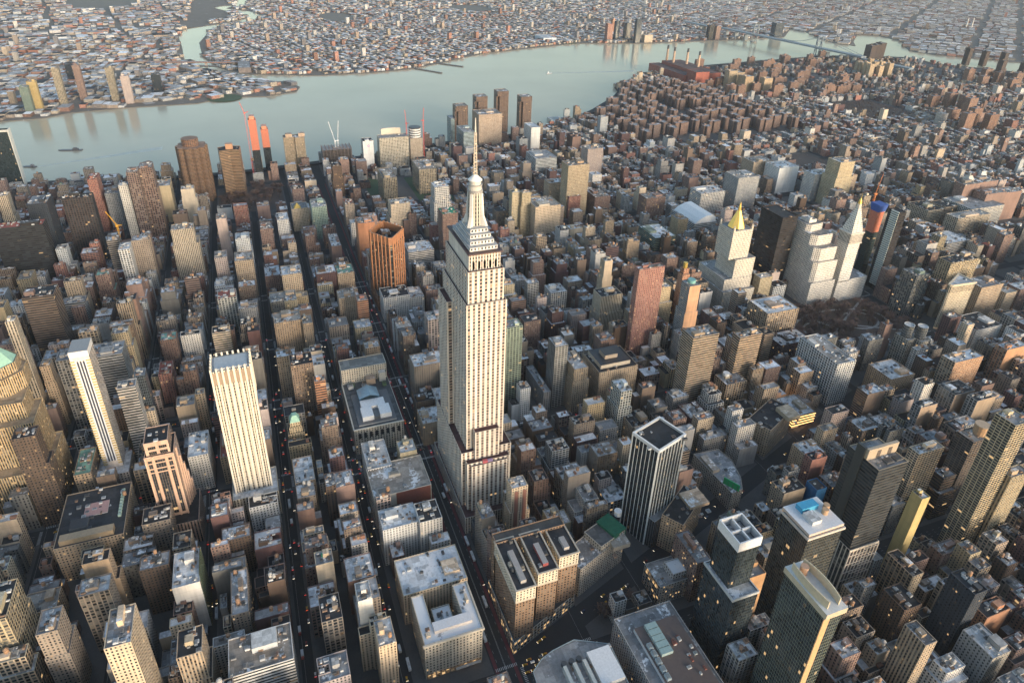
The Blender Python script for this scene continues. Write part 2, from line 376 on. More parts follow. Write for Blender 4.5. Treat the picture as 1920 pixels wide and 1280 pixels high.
# ---------------------------------------------------------------- ground, river, streets
def structure(name, mb, mats, kind='structure', **k):
    o = obj(name, mb.mesh(name, mats)); o['kind'] = kind
    for a, b in k.items(): o[a] = b
    return o
SHORE = [(1274, 829), (1315, 707), (1262, 382), (1257, 242), (1287, 22), (1305, -127), (1368, -331), (1388, -473), (1401, -656), (1494, -812), (1625, -979), (1782, -1146), (1862, -1213), (1974, -1254), (2056, -1376), (2140, -1519), (2250, -1777), (2330, -2325), (2370, -2643), (2360, -2919), (2226, -3206), (2061, -3169), (1782, -3400), (1658, -3532)]
MAN = [(-2500, 2500), (-2500, -4200)] + [(1400, -4200)] + SHORE[::-1] + [(1290, 2500)]
QNS = [(1916, 2500), (1916, 992), (1947, 916), (1958, 803), (2011, 737), (2045, 551), (2050, 350), (2099, 280), (2120, 226), (2101, 115), (2156, 6), (2237, -16), (2347, 20), (2396, 140), (2534, 218), (2598, 300), (2784, 378), (2925, 426), (3253, 446), (3606, 478), (3900, 465), (4150, 235), (4330, 118), (4464, 108), (4702, 150), (4774, 240), (4940, 308), (5035, 272), (5091, 165), (6200, 120)]
BKN = [(6200, 20), (5060, 95), (4990, 200), (4900, 225), (4800, 150), (4700, 60), (4464, 10), (4320, 20), (4180, 120), (4060, 250), (3769, 330), (3400, 372), (3000, 350), (2731, 290), (2620, 240), (2520, 150), (2435, -117), (2442, -342), (2488, -517), (2606, -697), (2788, -941), (2893, -1228), (3004, -1576), (2934, -1943), (2939, -2228), (2955, -2690), (2985, -2995), (3307, -3326), (3159, -3316), (2747, -3148), (2618, -3201), (2755, -3321), (2973, -3573), (2906, -3693), (2713, -3663), (2413, -3389), (2247, -3427), (1969, -3672), (1835, -3799), (1500, -4200), (1500, -16000), (16000, -16000), (16000, 20)]
QNS = QNS + [(16000, 120), (16000, 9000), (1916, 9000)]
def slab(name, poly, mats):
    b = MB(); n = len(poly); a = sum(poly[i][0]*poly[(i+1) % n][1]-poly[(i+1) % n][0]*poly[i][1] for i in range(n))
    if a < 0: poly = poly[::-1]
    for i in range(n):
        p, q = poly[i], poly[(i+1) % n]; b.face([(*p, -3), (*q, -3), (*q, 0), (*p, 0)], None, (.2, .2, .2))
    b.cap(poly, 0, (.2, .2, .2), 0, 0)
    return structure(name, b, mats)
slab('ground', MAN, ['asphalt']); slab('far_shore_ground', QNS, ['land']); slab('brooklyn_ground', BKN, ['land'])
b = MB(); b.cap(rect(-3000, 17000, -17000, 10000), -2.0, (.1, .1, .1)); b.mi = [0]*len(b.mi)
structure('river_water', b, ['water'])
def inside(p, poly):
    x, y = p; c = False; n = len(poly)
    for i in range(n):
        (x1, y1), (x2, y2) = poly[i], poly[i-1]
        if (y1 > y) != (y2 > y) and x < (x2-x1)*(y-y1)/(y2-y1)+x1: c = not c
    return c

AVE = [(-1055, 15), (-781, 15), (-507, 15), (-233, 15), (78, 15), (232, 12), (388, 16), (544, 11), (699, 15), (915, 15), (1144, 15), (1360, 12), (1565, 10), (1775, 10), (1985, 10), (2190, 10)]
STN = [(1000, 9), (921, 9), (843, 9), (779, 9), (700, 15), (616, 9), (534, 9), (452, 9), (370, 9), (289, 9), (207.5, 9), (128, 9), (41, 15), (-39.6, 9), (-118, 9), (-196.6, 9), (-275, 9), (-353.6, 9), (-432, 9), (-510.6, 9), (-589, 9), (-667.6, 9), (-746, 9), (-830.7, 15)] + [(-830.7-84-78.6*k, 9) for k in range(8)] + [(-1549, 15)] + [(-1549-80*k, 8) for k in range(1, 26)]
def broadway(n): return -226+(41-n)*.3507      # centre line running south-east through the grid
def bway_hit(x0, x1, y0, y1, h=15):
    for n in (y0, (y0+y1)/2, y1):
        if n < 120 and n > -1500:
            e = broadway(n)
            if x1 > e-h and x0 < e+h: return True
    return False
PARKS = [(93, 220, -822, -598), (252, 372, -1540, -1318), (960, 1130, 137, 281), (1230, 1480, -2130, -1890), (560, 660, -1060, -1010), (860, 970, -1370, -1240)]
RES = []      # reserved footprints (x0,x1,y0,y1)
def reserve(p, mg=1.5):
    x0, x1, y0, y1 = bbox(p) if isinstance(p, list) else p
    RES.append((x0-mg, x1+mg, y0-mg, y1+mg))
TALL = []     # tall things that the lots in front must not hide
def hits(x0, x1, y0, y1):
    for a in RES:
        if x1 > a[0] and x0 < a[1] and y1 > a[2] and y0 < a[3]: return True
    return False
b = MB(); lines = MB()
for i in range(len(AVE)-1):
    for j in range(len(STN)-1):
        x0, x1 = AVE[i][0]+AVE[i][1]-4, AVE[i+1][0]-AVE[i+1][1]+4; y1, y0 = STN[j][0]-STN[j][1]+3.5, STN[j+1][0]+STN[j+1][1]-3.5
        if x0 > 2150: continue
        while x1 > x0+20 and not (inside((x1+14, y0), MAN) and inside((x1+14, y1), MAN)): x1 -= 12
        if x1 <= x0+20: continue
        if bway_hit(x0, x1, y0, y1, 0) and y1 > -830:
            eb, et = broadway(y0), broadway(y1)
            for P in ([(x0, y0), (eb-11, y0), (et-11, y1), (x0, y1)], [(eb+11, y0), (x1, y0), (x1, y1), (et+11, y1)]):
                if min(P[1][0]-P[0][0], P[2][0]-P[3][0]) > 3: b.prism(P, 0, .15, (.2, .2, .2))
        else: b.prism(rect(x0, x1, y0, y1), 0, .15, (.2, .2, .2))
structure('pavement', b, ['pavement'])
def stripe(x0, x1, y0, y1): lines.cap(rect(x0, x1, y0, y1), .02, (.6, .6, .6), 0, 0)
for i, (e, h) in enumerate(AVE[3:8]):
    for j, (n, hh) in enumerate(STN):
        if n > 720 or n < -900: continue
        for k in range(int(2*(hh-4)/1.6)):           # zebra crossings either side of each crossing
            y = n-hh+4.4+k*1.6
            for x in (e-h+.5, e+h-3.5): stripe(x, x+3, y, y+.6)
        for k in range(int(2*(h-5)/1.6)):
            x = e-h+5.2+k*1.6
            for y in (n-hh-.2, n+hh-2.8): stripe(x, x+.6, y, y+3)
        if j+1 < len(STN):
            y = STN[j+1][0]+STN[j+1][1]+4
            while y < n-hh-5:
                for q in (-3.3, 0, 3.3): stripe(e+q-.08, e+q+.08, y, y+3)
                y += 9
for n, h in STN[4:20]:
    x = -330
    while x < 700:
        if h > 10:
            for q in (-6, -.3, .3, 6): stripe(x, x+(3 if abs(q) > 1 else 9), n+q-.08, n+q+.08)
        else: stripe(x, x+9, n+2.6, n+2.72)
        x += 9
structure('road_markings', lines, ['line'])
b = MB()
for n in (41,):
    for q in (-8.6, 8.6): b.cap(rect(-500, 1100, n+q-1.6, n+q+1.6), .01, (.5, .1, .1), 0, 0)
MAT['buslane'] = plain('bus_lane', (.16, .05, .055), .9); structure('bus_lane_surface', b, ['buslane'])
# parks
b = MB(); pa = MB()
for x0, x1, y0, y1 in PARKS: b.box(x0, x1, y0, y1, .15, .25, (.1, .1, .1))
structure('park_ground', b, ['park'])
x0, x1, y0, y1 = PARKS[0]; cx, cy = (x0+x1)/2, (y0+y1)/2
def ribbon(mb, pts, w, z):
    for (ax, ay), (bx, by) in zip(pts, pts[1:]):
        L = math.hypot(bx-ax, by-ay); nx, ny = -(by-ay)/L*w/2, (bx-ax)/L*w/2
        mb.cap([(ax-nx, ay-ny), (bx-nx, by-ny), (bx+nx, by+ny), (ax+nx, ay+ny)], z, (.4, .4, .4), 0, 0)
for k, (rx, ry, ox, oy) in enumerate(((26, 34, 0, -40), (24, 28, -5, 50), (44, 92, 0, 0))):
    ribbon(pa, [(cx+ox+rx*math.cos(t*math.pi/16), cy+oy+ry*math.sin(t*math.pi/16)) for t in range(33)], 4, .27+.01*k)
ribbon(pa, [(x0+4, y0+4), (x1-4, y1-4)], 4, .31); ribbon(pa, [(x1-4, y0+4), (x0+4, y1-4)], 4, .32)
structure('park_paths', pa, ['path'])
b = MB(); b.box(900, 1090, -250, -165, .15, .3, (.1, .1, .1)); b.box(915, 1110, -110, -60, .15, .3, (.1, .1, .1)); b.cyl(2110, 260, 60, 60, .1, .4, (.1, .1, .1), 20); b.box(1895, 1990, -1480, -1420, .1, .3, (.1, .1, .1)); b.box(3000, 3110, -1580, -1500, .1, .3, (.1, .1, .1))
structure('lawn_grass', b, ['grass'])
b = MB()
for pts, w in (([(2080, 500), (2500, 700), (3000, 760), (3800, 900), (5200, 1150), (7500, 1500)], 34), ([(2700, 130), (2850, 640), (3100, 1200), (3600, 1900)], 26), ([(3000, 760), (3300, 1500), (3600, 2300)], 24), ([(2640, -400), (3300, -120), (4200, -200), (5600, -420), (7500, -900)], 22), ([(3050, -1500), (3900, -1200), (5200, -1300), (7000, -1900)], 24), ([(3060, -2660), (4000, -2500), (5300, -2900), (7000, -3600)], 30), ([(2700, -3900), (3600, -3700), (5000, -4300), (7000, -5600)], 26), ([(3400, -300), (3600, -1200), (3700, -2500), (3500, -3600)], 20)):
    ribbon(b, pts, w, .12)
structure('far_roads', b, ['path'])
b = MB()
for x, y, rx, ry in ((5600, 1050, 700, 260), (4300, -450, 260, 120), (4700, -1500, 240, 160), (5900, -2600, 420, 260), (3900, -2100, 130, 90)):
    b.cap([(x+rx*math.cos(k*math.pi/10), y+ry*math.sin(k*math.pi/10)) for k in range(20)], .14, (.1, .1, .1), 0, 0)
MAT['dull'] = ground_material('winter_woodland_soil', (.13, .12, .10), (.24, .22, .185), .02, .2); structure('far_woodland_ground', b, ['dull'])
# elevated drive along the river bank
b = MB()
for (ax, ay), (bx, by) in zip(SHORE[2:17], SHORE[3:18]):
    L = math.hypot(bx-ax, by-ay); nx, ny = (by-ay)/L, -(bx-ax)/L
    b.prism([(ax+nx*8, ay+ny*8), (ax+nx*30, ay+ny*30), (bx+nx*30, by+ny*30), (bx+nx*8, by+ny*8)], 0, 4, (.1, .1, .1))
structure('riverside_road', b, ['asphalt'])

# ---------------------------------------------------------------- thin winter haze in the air
def haze():
    M = bpy.data.materials.new('haze_air'); M.use_nodes = True; t = M.node_tree; t.nodes.clear()
    out = t.nodes.new('ShaderNodeOutputMaterial'); v = t.nodes.new('ShaderNodeVolumePrincipled'); v.inputs['Color'].default_value = (.78, .88, .98, 1); v.inputs['Density'].default_value = 2.2e-5; v.inputs['Anisotropy'].default_value = .2
    t.links.new(v.outputs[0], out.inputs['Volume']); MAT['haze'] = M
    b = MB(); b.box(-4000, 18000, -18000, 11000, -5, 640, (1, 1, 1)); b.face([(-4000, -18000, -5), (-4000, 11000, -5), (18000, 11000, -5), (18000, -18000, -5)])
    b.mi = [0]*len(b.f); o = structure('haze', b, ['haze'], 'stuff')
haze()
# ---------------------------------------------------------------- the buildings one can point to
def P2(x0, x1, y0, y1): 
    p = rect(x0, x1, y0, y1); reserve(p); return p
def star(x, y, r, n=12, a0=0, sx=1, sy=1): return [(x+sx*r*math.cos(a0+2*math.pi*i/n), y+sy*r*math.sin(a0+2*math.pi*i/n)) for i in range(n)]

# --- the tall stepped limestone tower with a mast
def esb():
    t = thing('skyscraper', 'tallest limestone skyscraper with stepped top and long needle mast', 'skyscraper', 0, 0)
    reserve(rect(-64, 64, -30, 30)); LS = (.71, .645, .565); SPN = (.42, .31, .25); sd = .37
    MAT['esb_roof'] = MAT['roof']
    def tier(name, poly, z0, z1, sty='EE', rc=(.09, .045, .045)):
        w, rf = MB(), MB(); shell(w, rf, poly, z0, z1, sty, LS, rc, .02, sd, .02, SPN, par=1.4, cope=(.62, .56, .5))
        o = part(name, w, ['facade'], t); q = obj('roof', rf.mesh('roof', ['roof'], t['_o']), o)
    tier('podium', rect(-64, 64, -30, 30), 0, 22, 'VV')
    tier('lower_block', rect(-52, 58, -24, 24), 22, 86, 'EE')
    tier('west_lobe', rect(-55, -45, -20, 20), 22, 84)
    tier('side_wings', [(-44, -28), (54, -28), (54, 28), (-44, 28)], 22, 95)
    tier('shoulder', rect(-46, 50, -13.5, 13.5), 86, 121)
    tier('shaft', [(-38, -20.5), (44, -20.5), (44, 20.5), (-38, 20.5)], 95, 270)
    tier('north_bay', rect(8, 40, 20, 27), 95, 250); tier('south_bay', rect(8, 40, -27, -20), 95, 250)
    tier('upper_shaft', [(-35, -18), (40, -18), (40, 18), (-35, 18)], 270, 303)
    tier('crown_block', rect(-30, 36, -15.5, 15.5), 303, 320, 'NV')
    b = MB()
    for i in range(5):
        for s in (-1, 1):
            y = -11+i*5.5; b.box(-30.4, -30.05, y-1.0, y+1.0, 304.5, 312, (.36, .23, .19))
    part('crown_windows', b, ['paint'], t)
    b = MB(); b.box(-33, 38, -17, 17, 320.2, 321.4, (.10, .06, .06)); part('observation_terrace', b, ['paint'], t)
    b = MB()
    for i, (e0, e1, n) in enumerate(((-27, 29, 13.5), (-22, 24, 11.5), (-17, 19, 10), (-13, 15, 8.5))):
        b.walls(rect(e0, e1, -n, n), 321.4+i*4, 325.4+i*4, 'SS', (.68, .67, .65), .5, .0, (.55, .55, .55)); b.cap(inset(rect(e0, e1, -n, n), -.5), 325.4+i*4, (.55, .55, .55), .2, 0)
    part('stepped_cap', b, ['facade'], t)
    b = MB(); oc = star(0, 0, 7.2, 16); op = star(0, 0, 5.6, 16)
    op = star(0, 0, 6.6, 16); b.loft(oc, 337, op, 372, 'V', (.56, .52, .45), sp=(.22, .20, .17))
    for i in range(4):
        a = i*math.pi/2+math.pi/4; c, s = math.cos(a), math.sin(a)
        q = [(c*4-s*2.2, s*4+c*2.2), (c*4+s*2.2, s*4-c*2.2), (c*13+s*1.6, s*13-c*1.6), (c*13-s*1.6, s*13+c*1.6)]
        q1 = [(c*4-s*2, s*4+c*2), (c*4+s*2, s*4-c*2), (c*9+s*1.5, s*9-c*1.5), (c*9-s*1.5, s*9+c*1.5)]
        q2 = [(c*4-s*1.8, s*4+c*1.8), (c*4+s*1.8, s*4-c*1.8), (c*7.6+s*1.3, s*7.6-c*1.3), (c*7.6-s*1.3, s*7.6+c*1.3)]
        b.loft(q, 337, q1, 347, 'N', (.70, .68, .64)); b.loft(q1, 347, q2, 369, 'N', (.70, .68, .64)); b.cap(q2, 369, (.7, .68, .64), 0, 0)
    part('mooring_mast', b, ['facade'], t)
    b = MB()
    b.cyl(0, 0, 7.4, 7.4, 370, 372, (.3, .3, .3), 20); b.cyl(0, 0, 6.4, 6.2, 372, 376, (.5, .49, .46), 20); b.cyl(0, 0, 6.9, 6.9, 376, 377, (.35, .35, .34), 20); b.cyl(0, 0, 5.4, 5.2, 377, 380.5, (.55, .54, .5), 20); b.cyl(0, 0, 6.6, 6.6, 380.5, 381.3, (.6, .6, .58), 20); b.cyl(0, 0, 6.6, 1.6, 381.3, 386, (.78, .78, .77), 20)
    part('lantern', b, ['paint'], t)
    b = MB()
    for sx, sy in ((-1, -1), (1, -1), (1, 1), (-1, 1)): b.beam((sx*1.35, sy*1.35, 385), (sx*.8, sy*.8, 425), .5, (.52, .45, .36))
    for k in range(14):
        z = 386+k*2.8; h = 1.3-.035*k; b.box(-h, h, -h, h, z, z+.55, (.5, .44, .36))
        if k % 3 == 1: b.cyl(0, 0, h*1.6, h*1.6, z+.8, z+1.5, (.62, .58, .5), 8)
    b.cyl(0, 0, .8, .35, 425, 438, (.66, .62, .55), 8)
    part('antenna_mast', b, ['paint'], t)
    f = MB(); f.box(-54, -51, 2, 7, 85.7, 88.5, (.5, .12, .14)); f.box(-53.8, -51, -4, 1.5, 85.7, 88, (.25, .2, .35)); part('flag_display', f, ['paint'], t)
esb(); TALL.append((-55, 60, -28, 28, 200)); TALL.append((-64, 64, -30, 30, 90)); TALL.append((-208, -155, 58, 113, 46)); TALL.append((97, 196, 60, 121, 50)); TALL.append((-212, -140, -44, 31, 90))

def tower(name, label, cat, tiers, sty, col, roof='gp', **k):
    for t in tiers: reserve(t[0])
    TALL.append((*bbox(tiers[-1][0]), max(t[2] for t in tiers)))
    return building(name, label, cat, tiers, sty, col, roof, **k)
G = PAL
# --- crenellated white hotel tower
def crenel():
    t = tower('hotel_tower', 'white tower with notched crown and seven pale piers up its face', 'tower', [(rect(30, 70, 215, 262), 0, 34, 'PP'), (rect(41, 69, 221, 258), 34, 193)], 'GF', (.72, .64, .52), 's', sp=(.42, .35, .27), units=3)
    b = MB()
    for x0, x1, y0, y1, n in ((41, 69, 221, 258, 7),):
        for i in range(n+1):
            y = y0+(y1-y0)*i/n; b.box(x0-1.0, x0+.4, y-.9, y+.9, 30, 198, (.74, .68, .58))
            b.box(x1-.4, x1+1, y-.9, y+.9, 150, 198, (.74, .68, .58))
        for i in range(6):
            x = x0+(x1-x0)*i/5
            for y in (y0, y1): b.box(x-.9, x+.9, y-.8, y+.8, 150, 198, (.74, .68, .58))
    part('piers', b, ['paint'], t)
    c = MB()
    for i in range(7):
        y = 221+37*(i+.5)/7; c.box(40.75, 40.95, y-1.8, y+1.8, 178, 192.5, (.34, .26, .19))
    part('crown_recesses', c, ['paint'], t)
    g = MB(); g.box(44, 66, 224, 255, 193.4, 195, (.5, .52, .55), 0, (.45, .48, .5)); part('roof_screen', g, ['paint'], t)
crenel()
# --- white and yellow striped residential tower
def striped():
    t = tower('apartment_tower', 'slender white tower with yellow balconies and three black stripes', 'tower', [(rect(118, 156, 372, 404), 0, 30, 'PP'), (rect(132, 158, 379, 397), 30, 180)], 'BN', (.74, .66, .60), 's', units=2)
    for y in (385.2, 388, 390.8): b = MB(); b.box(131.75, 131.98, y-.8, y+.8, 40, 176, (.05, .055, .08)); part('black_stripe', b, ['paint'], t)
    for y in (383.3, 386.1, 388.9, 391.7): b = MB(); b.box(131.5, 131.97, y, y+1, 40, 177, (.72, .74, .78)); part('white_band', b, ['paint'], t)
    b = MB(); b.box(-.8, .8, -2, 2, 0, 1.0, (.66, .50, .22)); bal = b.mesh('balcony', ['paint']); o_ = t['_o']
    for k in range(41):
        for y in (380.6, 395.4): obj('balcony', bal, t, (131.4-o_[0], y-o_[1], 36+k*3.5))
    b = MB(); b.box(132, 158, 379, 397, 181, 188, (.74, .73, .72), 0, (.3, .3, .3), 0); part('crown_screen', b, ['paint'], t)
striped()
# --- pink gridded postmodern tower
def pink():
    PK = (.56, .38, .29); t = tower('office_tower', 'pink stone tower with grids of dark glass and stepped corners', 'tower', [(rect(18, 66, 296, 340), 0, 30, 'PP'), (rect(33, 66, 306, 333), 30, 112, 'GN'), (rect(36, 62, 309, 331), 112, 127, 'GN')], 'GN', PK, 't', sp=(.1, .09, .09), units=5)
    g = MB()
    for y0, y1 in ((308.5, 312), (315, 324), (327, 330.5)):
        g.walls(rect(32.7, 33.2, y0, y1), 34, 108, 'CC', (.30, .22, .17), .3, .03, (.05, .05, .06))
    for z0, z1 in ((113, 117), (119.5, 123)):
        for y0, y1 in ((311, 318), (321, 328)): g.walls(rect(35.7, 36.2, y0, y1), z0, z1, 'CC', (.3, .22, .17), .3, .02, (.05, .05, .06))
    part('glass_bays', g, ['facade'], t)
    b = MB()
    for y in (306.6, 313.5, 325.5, 332.4): b.box(32, 33.2, y-.7, y+.7, 30, 113, (.62, .42, .31))
    for z in (92, 97, 104, 110): b.box(32.2, 33.1, 306, 333, z, z+1.1, (.62, .42, .31))
    part('stone_grid', b, ['paint'], t)
    b = MB()
    for k in range(5): b.box(44+k*3.5, 47.5+k*3.5, 304.5-k*1.2, 306, 30, 110-k*14, (.52, .36, .28))
    part('side_buttresses', b, ['paint'], t)
pink()
# --- tan octagonal green-roofed tower
def octo():
    t = thing('office_tower', 'huge tan stone tower with octagonal crown and pale green copper roof', 'tower', 181, 479); TN = (.56, .41, .23)
    reserve(rect(112, 210, 438, 520)); TALL.append((112, 210, 438, 520, 165))
    w, rf = MB(), MB(); SP = (.16, .11, .07)
    for p, z0, z1 in ((rect(112, 178, 440, 520), 0, 60), (rect(128, 174, 446, 518), 60, 112), (rect(140, 170, 453, 516), 112, 132), (star(181, 479, 27, 8, math.pi/8), 132, 152), (star(181, 479, 22, 8, math.pi/8), 152, 163)):
        shell(w, rf, p, z0, z1, 'FF', TN, (.4, .3, .2), .1, .2, .03, SP)
    part('walls', w, ['facade'], t); roofs(rf, t)
    b = MB(); b.loft(star(181, 479, 20, 8, math.pi/8), 163.5, star(181, 479, 9, 8, math.pi/8), 177, 'N'); b.cap(star(181, 479, 9, 8, math.pi/8), 177, (.4, .6, .5), 0, 0); part('copper_roof', b, ['copper'], t)
octo()
# --- arched limestone store filling its block
def store():
    t = thing('limestone_store', 'block wide limestone store with arched upper windows and white roof plant', 'store', 148, 90); reserve(rect(97, 222, 60, 121)); LS = (.64, .57, .47)
    w, rf = MB(), MB()
    shell(w, rf, rect(98, 196, 60, 121), 0, 38, 'SS', LS, (.10, .105, .11), .05, .3, .01); shell(w, rf, rect(196, 221, 60.5, 120.5), 0, 60, 'PP', LS, (.2, .2, .19), .1, .4, .01)
    part('walls', w, ['facade'], t); roofs(rf, t)
    a = MB()
    for i in range(8):
        y = 66+i*7
        pts = [(y-1.7, 24), (y+1.7, 24), (y+1.7, 31)] + [(y+1.7*math.cos(k*math.pi/6), 31+1.7*math.sin(k*math.pi/6)) for k in range(1, 6)] + [(y-1.7, 31)]
        a.face([(97.85, p[0], p[1]) for p in pts][::-1], None, (.03, .03, .035))
    part('arched_windows', a, ['paint'], t)
    c = MB(); c.box(96.8, 98.4, 59.4, 121.6, 38.4, 39.6, (.68, .62, .52)); c.box(98, 196, 121, 122, 38.2, 39.4, (.6, .56, .48)); part('cornice', c, ['paint'], t)
    for nm, x0, x1, y0, y1, z, col in (('roof_terrace_wall', 104, 168, 67, 114, 1.6, (.45, .45, .44)),): 
        b = MB(); b.box(x0, x1, y0, y1, 38, 38+z, col, 0, (.14, .14, .145)); part(nm, b, ['paint'], t)
    for x0, x1, y0, y1, h in ((110, 130, 72, 86, 7), (110, 130, 94, 108, 7), (130, 145, 76, 106, 6.5)):
        b = MB(); b.box(x0, x1, y0, y1, 39, 39+h, (.78, .78, .78), 0, (.8, .8, .8)); part('white_plant_room', b, ['paint'], t)
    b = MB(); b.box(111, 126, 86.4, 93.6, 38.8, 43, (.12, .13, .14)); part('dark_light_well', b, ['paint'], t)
    b = MB(); b.face([(146, 80, 47), (172, 80, 43), (172, 92, 49), (146, 92, 51)], None, (.4, .5, .55)); b.face([(146, 92, 51), (172, 92, 49), (172, 106, 43), (146, 106, 47)], None, (.4, .5, .55)); b.box(146, 172, 80, 106, 38, 43, (.5, .55, .56)); part('glass_skylight', b, ['glassy'], t)
    r = random.Random(3)
    for k in range(9): add_box(t, 'rooftop_unit', r.uniform(174, 193), r.uniform(66, 116), 38, r.uniform(3, 7), r.uniform(3, 7), r.uniform(2, 6), r.choice(((.5, .4, .3), (.55, .55, .54), (.3, .3, .3), (.12, .18, .1))))
    add_box(t, 'penthouse', 190, 84, 38, 9, 12, 9, (.58, .42, .30), 'hut'); add_box(t, 'penthouse', 192, 68, 38, 7, 9, 14, (.66, .6, .52), 'hut')
store()
# --- flat roofed block with brick west wall
t = tower('loft_building', 'block with broad tan gravel roof and red brick west wall', 'building', [(rect(-26, 24, 57, 120), 0, 45, 'SN')], 'SN', (.60, .55, .47), 'b', units=2)
b = MB(); b.box(-26.3, -26.04, 58, 96, 3, 45.4, (.27, .10, .075)); part('brick_wall', b, ['paint'], t)
add_box(t, 'roof_fan_house', 2, 92, 45, 6, 13, 4, (.5, .46, .4)); add_tank(t, -22, 104, 45, random.Random(1), 1.2); add_box(t, 'roof_shed', -19, 108, 45, 12, 16, .9, (.4, .36, .32))
# --- slim stepped tan tower with green cap
t = tower('office_tower', 'slender tan setback tower with pale green pyramid cap', 'tower', [(rect(117, 140, 178, 197), 0, 36), (rect(119, 136, 180, 195), 36, 44), (rect(120.5, 134, 181.5, 193.5), 44, 50)], 'PP', (.58, .46, .30), 'k', units=0)
b = MB(); b.loft(rect(120.5, 134, 181.5, 193.5), 51.2, rect(124, 130.5, 185, 190), 59, 'N'); b.cap(rect(124, 130.5, 185, 190), 59, (.5, .6, .5), 0, 0); part('copper_cap', b, ['copper'], t)
# --- bronze tower turned across the grid
def bronze():
    cx, cy = 470, 0; a, c = 36, 27; OR = (.41, .185, .09); reserve(rect(436, 505, -27, 27))
    dia = [(cx-a, cy-3), (cx-4, cy-c), (cx+4, cy-c), (cx+a, cy-3), (cx+a, cy+3), (cx+4, cy+c), (cx-4, cy+c), (cx-a, cy+3)]
    TALL.append((436, 505, -27, 27, 135)); t = thing('office_tower', 'bronze brick tower turned diagonally with black window bands', 'tower', cx, cy)
    w, rf = MB(), MB(); shell(w, rf, rect(436, 505, -27, 27), 0, 30, 'PP', (.3, .15, .08), (.1, .09, .08), .1, .4, .01)
    shell(w, rf, dia, 30, 122, 'GG', OR, (.06, .06, .06), .1, .6, .01, (.03, .03, .03)); part('walls', w, ['facade'], t); roofs(rf, t)
    b = MB()
    for i in range(8):
        p, q = dia[i], dia[(i+1) % 8]; L = math.hypot(q[0]-p[0], q[1]-p[1]); n = max(1, round(L/8))
        nx, ny = (q[1]-p[1])/L, -(q[0]-p[0])/L
        for k in range(n+1):
            x, y = p[0]+(q[0]-p[0])*k/n, p[1]+(q[1]-p[1])*k/n; b.box(x+nx*.5-.9, x+nx*.5+.9, y+ny*.5-.9, y+ny*.5+.9, 30, 136, OR)
    part('brick_piers', b, ['paint'], t)
    b = MB(); o2 = inset(dia, -.7)
    n = len(o2)
    for i in range(n): b.face([(*o2[i], 122), (*o2[(i+1) % n], 122), (*o2[(i+1) % n], 135), (*o2[i], 135)], None, (.38, .175, .09))
    q = inset(dia, 1.5)
    for i in range(n): b.face([(*q[(i+1) % n], 123), (*q[i], 123), (*q[i], 135), (*q[(i+1) % n], 135)], None, (.3, .14, .07)); b.face([(*o2[i], 135), (*o2[(i+1) % n], 135), (*q[(i+1) % n], 135), (*q[i], 135)], None, (.5, .25, .12))
    part('crown_wall', b, ['paint'], t)
    r = random.Random(5)
    for k in range(8): add_box(t, 'roof_fan', cx-18+k*4, cy+5-k*1.5+r.uniform(-3, 3), 123, 3, 3, 3.5, (.42, .45, .46))
    add_box(t, 'penthouse', cx+10, cy, 123, 16, 14, 6, (.2, .13, .09), 'hut')
bronze()
# --- grand block with light court on the avenue (bottom centre)
def court():
    t = thing('hotel', 'cream cornice block wrapped round a deep light court with snowy roofs', 'building', -182, 85); reserve(rect(-208, -155, 58, 113)); CR = (.62, .54, .43)
    w, rf = MB(), MB(); poly = [(-207, 59), (-157, 59), (-157, 111), (-173, 111), (-173, 72), (-189, 72), (-189, 111), (-207, 111)]
    poly = [(-207, 59), (-157, 59), (-157, 72), (-188, 72), (-188, 100), (-157, 100), (-157, 111), (-207, 111)]
    shell(w, rf, poly, 0, 46, 'PP', CR, (.40, .42, .45), .95, .3, .02); shell(w, rf, rect(-186, -166, 78, 95), 0, 34, 'PP', CR, (.3, .3, .3), .9, .2, .0)
    part('walls', w, ['facade'], t); roofs(rf, t)
    b = MB(); b.box(-208.6, -206.9, 57.6, 112.4, 45.2, 47.6, (.60, .53, .43)); b.box(-207, -157, 57.7, 59, 45.2, 47.6, (.6, .53, .43)); part('cornice', b, ['paint'], t)
    b = MB(); b.box(-199, -190, 66, 100, 46, 50, (.62, .55, .5), 0, (.7, .7, .72)); part('attic_range', b, ['paint'], t)
    b = MB(); b.walls(rect(-208.2, -207.02, 60, 110), .5, 5.5, 'GG', (.3, .25, .2), .2, .55); part('shop_front', b, ['facade'], t)
    b = MB(); b.box(-210.5, -208.3, 61, 84, 4.2, 5, (.55, .5, .45)); part('canopy', b, ['paint'], t)
    r = random.Random(8); clutter(t, rect(-203, -190, 101, 110), 46, r, CR, 0, True, 4); clutter(t, rect(-184, -168, 80, 93), 34, r, (.6, .6, .6), 0, False, 6); clutter(t, rect(-186, -160, 60, 71), 46, r, CR, 0, True, 6)
court()
